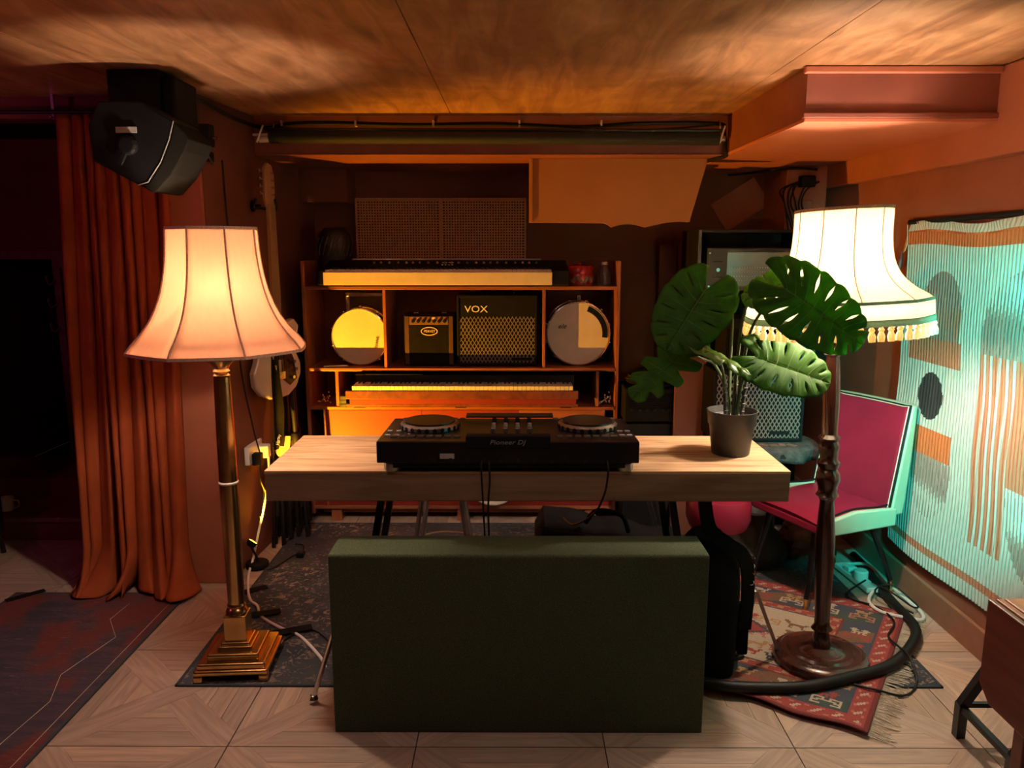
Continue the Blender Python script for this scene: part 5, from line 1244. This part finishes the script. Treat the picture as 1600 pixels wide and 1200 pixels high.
# backrest: slightly curved, red front, mint shell
def backp(u, v, off):
    z = .40 + .475 * v; w_ = .228 - .018 * v + .006 * math.sin(v * 3.14)
    x = (2 * u - 1) * w_; y = .155 + .075 * v + .03 * v * v + off - .025 * (1 - (2 * u - 1) ** 2) * 0 + .015 * (1 - (2 * u - 1) ** 2)
    return Vector((x, y, z))
nb = 12; vs = []
for off in (-.004, .012):
    for j in range(nb + 1):
        for i in range(nb + 1): vs.append(backp(.02 + .96 * i / nb, j / nb * .985, off))
N2 = nb + 1; q2 = N2 * N2
fs = [(j * N2 + i, j * N2 + i + 1, (j + 1) * N2 + i + 1, (j + 1) * N2 + i) for j in range(nb) for i in range(nb)]
cl(MB().add(vs[:q2], fs), 'back_cushion', 'red_vinyl', smooth=True, solid=.006)
vs = []; ring = []
for j in range(nb + 1):
    v = j / nb; th_ = .095 - .055 * v ** 1.5
    f_ = backp(0, v, .0); g_ = backp(1, v, .0)
    row = [f_] + [backp(i / nb, v, .004) for i in range(1, nb)] + [g_] + [backp((nb - i) / nb, v, th_ * (1 if 0 < i < nb else .8)) for i in range(nb + 1)]
    if j == nb: row = [p + Vector((0, 0, 0)) for p in row]
    vs += row
q = len(vs) // (nb + 1)
cl(MB().add(vs, [(j * q + k, j * q + (k + 1) % q, (j + 1) * q + (k + 1) % q, (j + 1) * q + k) for j in range(nb) for k in range(q)] + [tuple(range(q)), tuple(nb * q + k for k in range(q))]), 'back_shell', 'mint_vinyl', smooth=True, bevel=.01, seg=3)
pth = [backp(.02, j / 12, -.006) for j in range(1, 13)] + [backp(i / 10, .99, -.006) for i in range(1, 10)] + [backp(.98, 1 - j / 12, -.006) for j in range(12)]
cl(MB().tube(pth, .0045, 6), 'piping', 'black', smooth=True)
pth2 = [p + Vector((.009 if p.x < 0 else -.009, -.003, -.004)) for p in pth]
cl(MB().tube(pth2, .0022, 6), 'cream_piping', 'piping', smooth=True)
for x, y in ((-.175, -.225), (.165, -.232), (-.165, .275), (.165, .275)):
    x0, y0 = x * .80, (-.17 if y < 0 else .14)
    l = cl(MB().tube([(x0, y0, .37), (x * .98, y * .98, .065)], [.016, .0115], 10), 'leg', 'black_gloss', smooth=True)
    zf = .017 if (y < 0) else .0
    MB().tube([(x * .98, y * .98, .067), (x, y, zf)], [.0115, .0085], 10).build('brass_ferrule', 'brass', l, world=False, smooth=True)

# ================================================================ HANGING CLOTH ON THE RIGHT WALL
TEAL_G, TERRA, RED2, BLK, LINEN, GREYB = (.40, .42, .38), (.48, .12, .035), (.40, .13, .07), (.018, .016, .016), (.55, .52, .46), (.22, .17, .145)
def inpoly(y, z, p):
    c = False; j = len(p) - 1
    for i in range(len(p)):
        if (p[i][1] > z) != (p[j][1] > z) and y < (p[j][0] - p[i][0]) * (z - p[i][1]) / (p[j][1] - p[i][1]) + p[i][0]: c = not c
        j = i
    return c
YL, YR, ZB, ZT = 3.53, 1.95, .205, 1.648
def edgeY(z): return 3.50 + (.045) * ((z - .2) / 1.45)
def tcol(u, v):
    y, z = YL - u, ZB + v
    rs = random.random() 
    def arch(yc, hw, z0, zs, zt):
        if z < z0 or abs(y - yc) > hw: return False
        if z <= zs: return True
        return ((y - yc) / hw) ** 2 + ((z - zs) / (zt - zs)) ** 2 <= 1
    if z > 1.612: return LINEN
    if z > 1.555: return TERRA
    if .262 < z < .296: return RED2
    stripe = (math.sin((y + .010 * math.sin(z * 7) + .0015 * math.sin(z * 41)) * 2 * math.pi / .021) > -.1)
    if arch(3.235, .155, 1.172, 1.27, 1.450): return RED2 if (stripe and rs < .93) else GREYB
    if 3.066 < y < 3.45 and 1.066 < z <= 1.172: return RED2
    if ((y - 3.262) / .088) ** 2 + ((z - .93) / .10) ** 2 < 1: return BLK
    if 3.078 < y < 3.352 and .677 < z < .792: return TERRA
    if z <= .677 and abs(y - 3.222) < .145 and ((y - 3.222) / .145) ** 2 + ((.63 - min(z, .63)) / .21) ** 2 <= 1: return GREYB if stripe else TEAL_G
    if .422 < z < 1.153 and 2.70 < y < 2.93:
        k = (2.93 - y) / .0475
        if k % 1 < .56: return RED2
    if arch(2.66, .26, 1.153, 1.24, 1.47): return GREYB if stripe else TEAL_G
    if 2.25 < y < 2.70 and .70 < z < 1.153: return RED2
    if 2.25 < y < 2.70 and z <= .70 and ((y - 2.47) / .23) ** 2 + ((.64 - min(z, .64)) / .26) ** 2 <= 1: return GREYB if stripe else TEAL_G
    return TEAL_G
def tpos(u, v):
    k = v / (ZT - ZB); y = edgeY(ZB + v) - u + .004 * math.sin(v * 14)
    x = 1.755 - .0028 * math.sin(u * 2 * math.pi / .021 + 2.2 * math.sin(v * 5 + u * 3)) * (1 if v < 1.35 else .4) - .010 * math.sin(u * 7 + v * 2) * (1 - .5 * k)
    z = ZB + v + (.012 * math.sin(u * 8.5 + .3) * max(0, k - .85) / .15) - .010 * (1 - k) * math.sin(u * 4)
    if v > 1.40: x -= .006 * math.sin((z + u * .4) * 60) 
    return Vector((x, y, z))
M['cloth_hang'] = attr_mat('crinkled_cotton', .9, .8, 9, .14, (1, 22, 2.2))
ha = thing('wall_hanging', 'large pale cloth with rust arches, stripes and a black oval hung on the right wall', 'tapestry', (1.76, 2.8, .2))
grid('printed_cloth', 'cloth_hang', YL - YR, ZT - ZB, 560, 400, tcol, tpos, ha, solid=.0015)
MB().tube([(1.765, YL + .04, 1.655), (1.765, YR, 1.675)], .012, 8).build('hanging_rod', 'rubber', ha, smooth=True)
MB().add([(1.762, 3.575, 1.60), (1.75, 3.56, 1.645), (1.75, 3.545, 1.56), (1.76, 3.60, 1.52), (1.748, 3.56, 1.53)], [(0, 1, 2, 4), (0, 4, 3)]).build('folded_corner', 'cream', ha, solid=.002)
MB().tube([(1.755, 3.60, 1.53), (1.752, 3.60, 1.49), (1.752, 3.61, 1.45)], [.004, .012, .016], 8).build('corner_tassel', 'door_orange', ha)

# ================================================================ CABLES AND PLUG STRIP ON THE RIGHT
ex = thing('plug_strip', 'white plug strip with a round plug on the floor behind the chair leg', 'extension lead', (1.60, 3.45, .008))
a, b_ = Vector((1.585, 3.60, .022)), Vector((1.615, 3.31, .022)); an = math.atan2(b_.y - a.y, b_.x - a.x)
MB().box((a + b_) / 2, ((b_ - a).length, .062, .026), an).build('strip', 'white', ex, bevel=.005)
MB().lathe([(.030, .035), (.032, .045), (.032, .072), (.026, .078)], (1.60, 3.41, 0), 20).build('round_plug', 'white', ex, smooth=True)
MB().box((1.59, 3.50, .047), (.045, .04, .024), .2).build('square_plug', 'white', ex, bevel=.004)
cable('stage_snake', [(.56, 2.57, .040), (.665, 2.522, .040), (.79, 2.494, .040), (.999, 2.500, .038), (1.18, 2.555, .040), (1.37, 2.645, .034), (1.53, 2.80, .030), (1.62, 2.95, .030), (1.645, 3.17, .022), (1.66, 3.35, .022), (1.69, 3.55, .022), (1.70, 3.72, .022)], .0205, 'rubber', 'thick black cable curving around the kilim and the wooden lamp base', n=14)
cable('white_loop_cable', [(1.615, 3.31, .02), (1.56, 3.23, .026), (1.535, 3.16, .028), (1.55, 3.09, .028), (1.62, 3.045, .026), (1.70, 3.05, .012), (1.735, 3.12, .010), (1.735, 3.25, .010), (1.725, 3.40, .010), (1.69, 3.53, .048), (1.64, 3.62, .018), (1.59, 3.62, .018)], .0075, 'white_cable', 'pale cable looping on the floor around the plug strip')
cable('brown_loop_cable', [(1.60, 3.36, .05), (1.50, 3.30, .022), (1.48, 3.22, .024), (1.55, 3.13, .030), (1.56, 3.0, .030), (1.48, 2.88, .030), (1.47, 2.78, .040), (1.452, 2.66, .062), (1.44, 2.575, .012), (1.36, 2.50, .006), (1.26, 2.50, .028), (1.20, 2.54, .024)], .0042, 'rubber', 'thin dark cable trailing from the plug strip over the kilim fringe')
cable('thin_loop_cable', [(1.62, 3.34, .05), (1.66, 3.22, .05), (1.70, 3.14, .03), (1.74, 3.16, .018), (1.74, 3.24, .022), (1.70, 3.30, .05), (1.64, 3.30, .05), (1.60, 3.26, .034), (1.62, 3.18, .034), (1.68, 3.08, .026)], .0038, 'rubber', 'thin black cable coiled over the white loop by the wall')

# ================================================================ FOREGROUND RIGHT: drop-leaf table and folding stool
dt = thing('drop_leaf_table', 'dark red drop leaf wooden side table at the bottom right edge', 'table', (1.40, 1.65, 0))
XL = 1.17; ZT_ = .70
MB().bb(XL + .03, 1.70, 1.17, 1.80, ZT_ - .018, ZT_).build('tabletop', 'red_wood_top', dt, bevel=.003)
MB().bb(XL + .012, XL + .028, 1.17, 1.80, ZT_ - .012, ZT_ - .002).build('hinge_edge', 'red_wood_top', dt, bevel=.002)
MB().prism([(1.805, ZT_ - .004), (1.17, ZT_ - .004), (1.17, .44), (1.76, .44), (1.805, .475)], XL - .006, XL + .008, 'x').build('hanging_leaf', 'red_wood', dt, bevel=.003)
MB().bb(XL + .05, 1.66, 1.22, 1.75, .59, .68).build('apron', 'red_wood', dt, bevel=.003)
for x in (XL + .07, 1.62):
    for y in (1.25, 1.72): MB().bb(x - .02, x + .02, y - .02, y + .02, 0, .60).build('leg', 'red_wood', dt, bevel=.003)
    MB().bb(x - .012, x + .012, 1.27, 1.70, .14, .175).build('stretcher', 'red_wood', dt, bevel=.003)
MB().bb(XL + .09, 1.60, 1.70, 1.72, .14, .17).build('stretcher', 'red_wood', dt, bevel=.003)
fs_ = thing('folding_stool', 'black folding stool frame behind the drop leaf table', 'stool', (1.55, 2.15, 0))
for y in (2.28, 2.02):
    MB().tube([(1.424, y, .0), (1.40, y - .04, .14)], .020, 4).build('lower_leg', 'steel_black', fs_)
    MB().tube([(1.40, y - .04, .135), (1.52, y - .06, .38)], .019, 4).build('upper_leg', 'steel_black', fs_)
    MB().tube([(1.405, y - .03, .13), (1.70, y - .03, .13)], .010, 4).build('cross_bar', 'steel_black', fs_)
    MB().tube([(1.69, y, .0), (1.54, y - .05, .38)], .016, 4).build('rear_leg', 'steel_black', fs_)
MB().tube([(1.402, 2.26, .125), (1.402, 1.96, .125)], .013, 4).build('side_bar', 'steel_black', fs_)
MB().bb(1.46, 1.62, 1.95, 2.26, .375, .40).build('seat', 'black_cloth', fs_, bevel=.006)

# ================================================================ FAR LEFT
mg = thing('patterned_mug', 'small pale mug standing on the dark step at the far left', 'mug', (-2.78, 4.08, .125))
MB().lathe([(.028, .1255), (.036, .13), (.038, .20), (.034, .20), (.032, .14), (.001, .138)], (-2.78, 4.08, 0), 20).build('cup', 'cream', mg, smooth=True)
MB().tube(curve_pts([(-2.743, 4.08, .185), (-2.715, 4.08, .18), (-2.715, 4.08, .15), (-2.744, 4.08, .14)]), .004, 6).build('handle', 'cream', mg, smooth=True)
hk_ = thing('hook_board', 'narrow upright board with coat hooks on the door frame at the far left', 'hook rack', (-2.83, 4.83, .8))
MB().bb(-2.84, -2.80, 4.835, 4.86, .75, 1.42).build('board', 'frame_purple', hk_, bevel=.003)
for z in (1.05, 1.20, 1.34): MB().tube(curve_pts([(-2.83, 4.835, z), (-2.85, 4.80, z - .02), (-2.86, 4.79, z + .02), (-2.855, 4.79, z + .035)]), .006, 6).build('hook', 'frame_purple', hk_, smooth=True)
fb = thing('black_side_chair', 'black upholstered chair cut off by the left edge of the picture', 'chair', (-2.72, 3.60, 0))
MB().prism([(-2.98, .40), (-2.74, .40), (-2.76, .60), (-2.88, 1.20), (-2.98, 1.38)], 3.45, 3.80, 'y').build('backrest', 'black_cloth', fb, bevel=.02)
MB().bb(-3.0, -2.62, 3.45, 3.82, .10, .40).build('seat', 'black_cloth', fb, bevel=.02)
for x in (-2.97, -2.64):
    for y in (3.48, 3.79): MB().tube([(x, y, .11), (x + (.015 if x > -2.8 else -.015), y, 0)], .012, 8).build('leg', 'steel_black', fb, smooth=True)
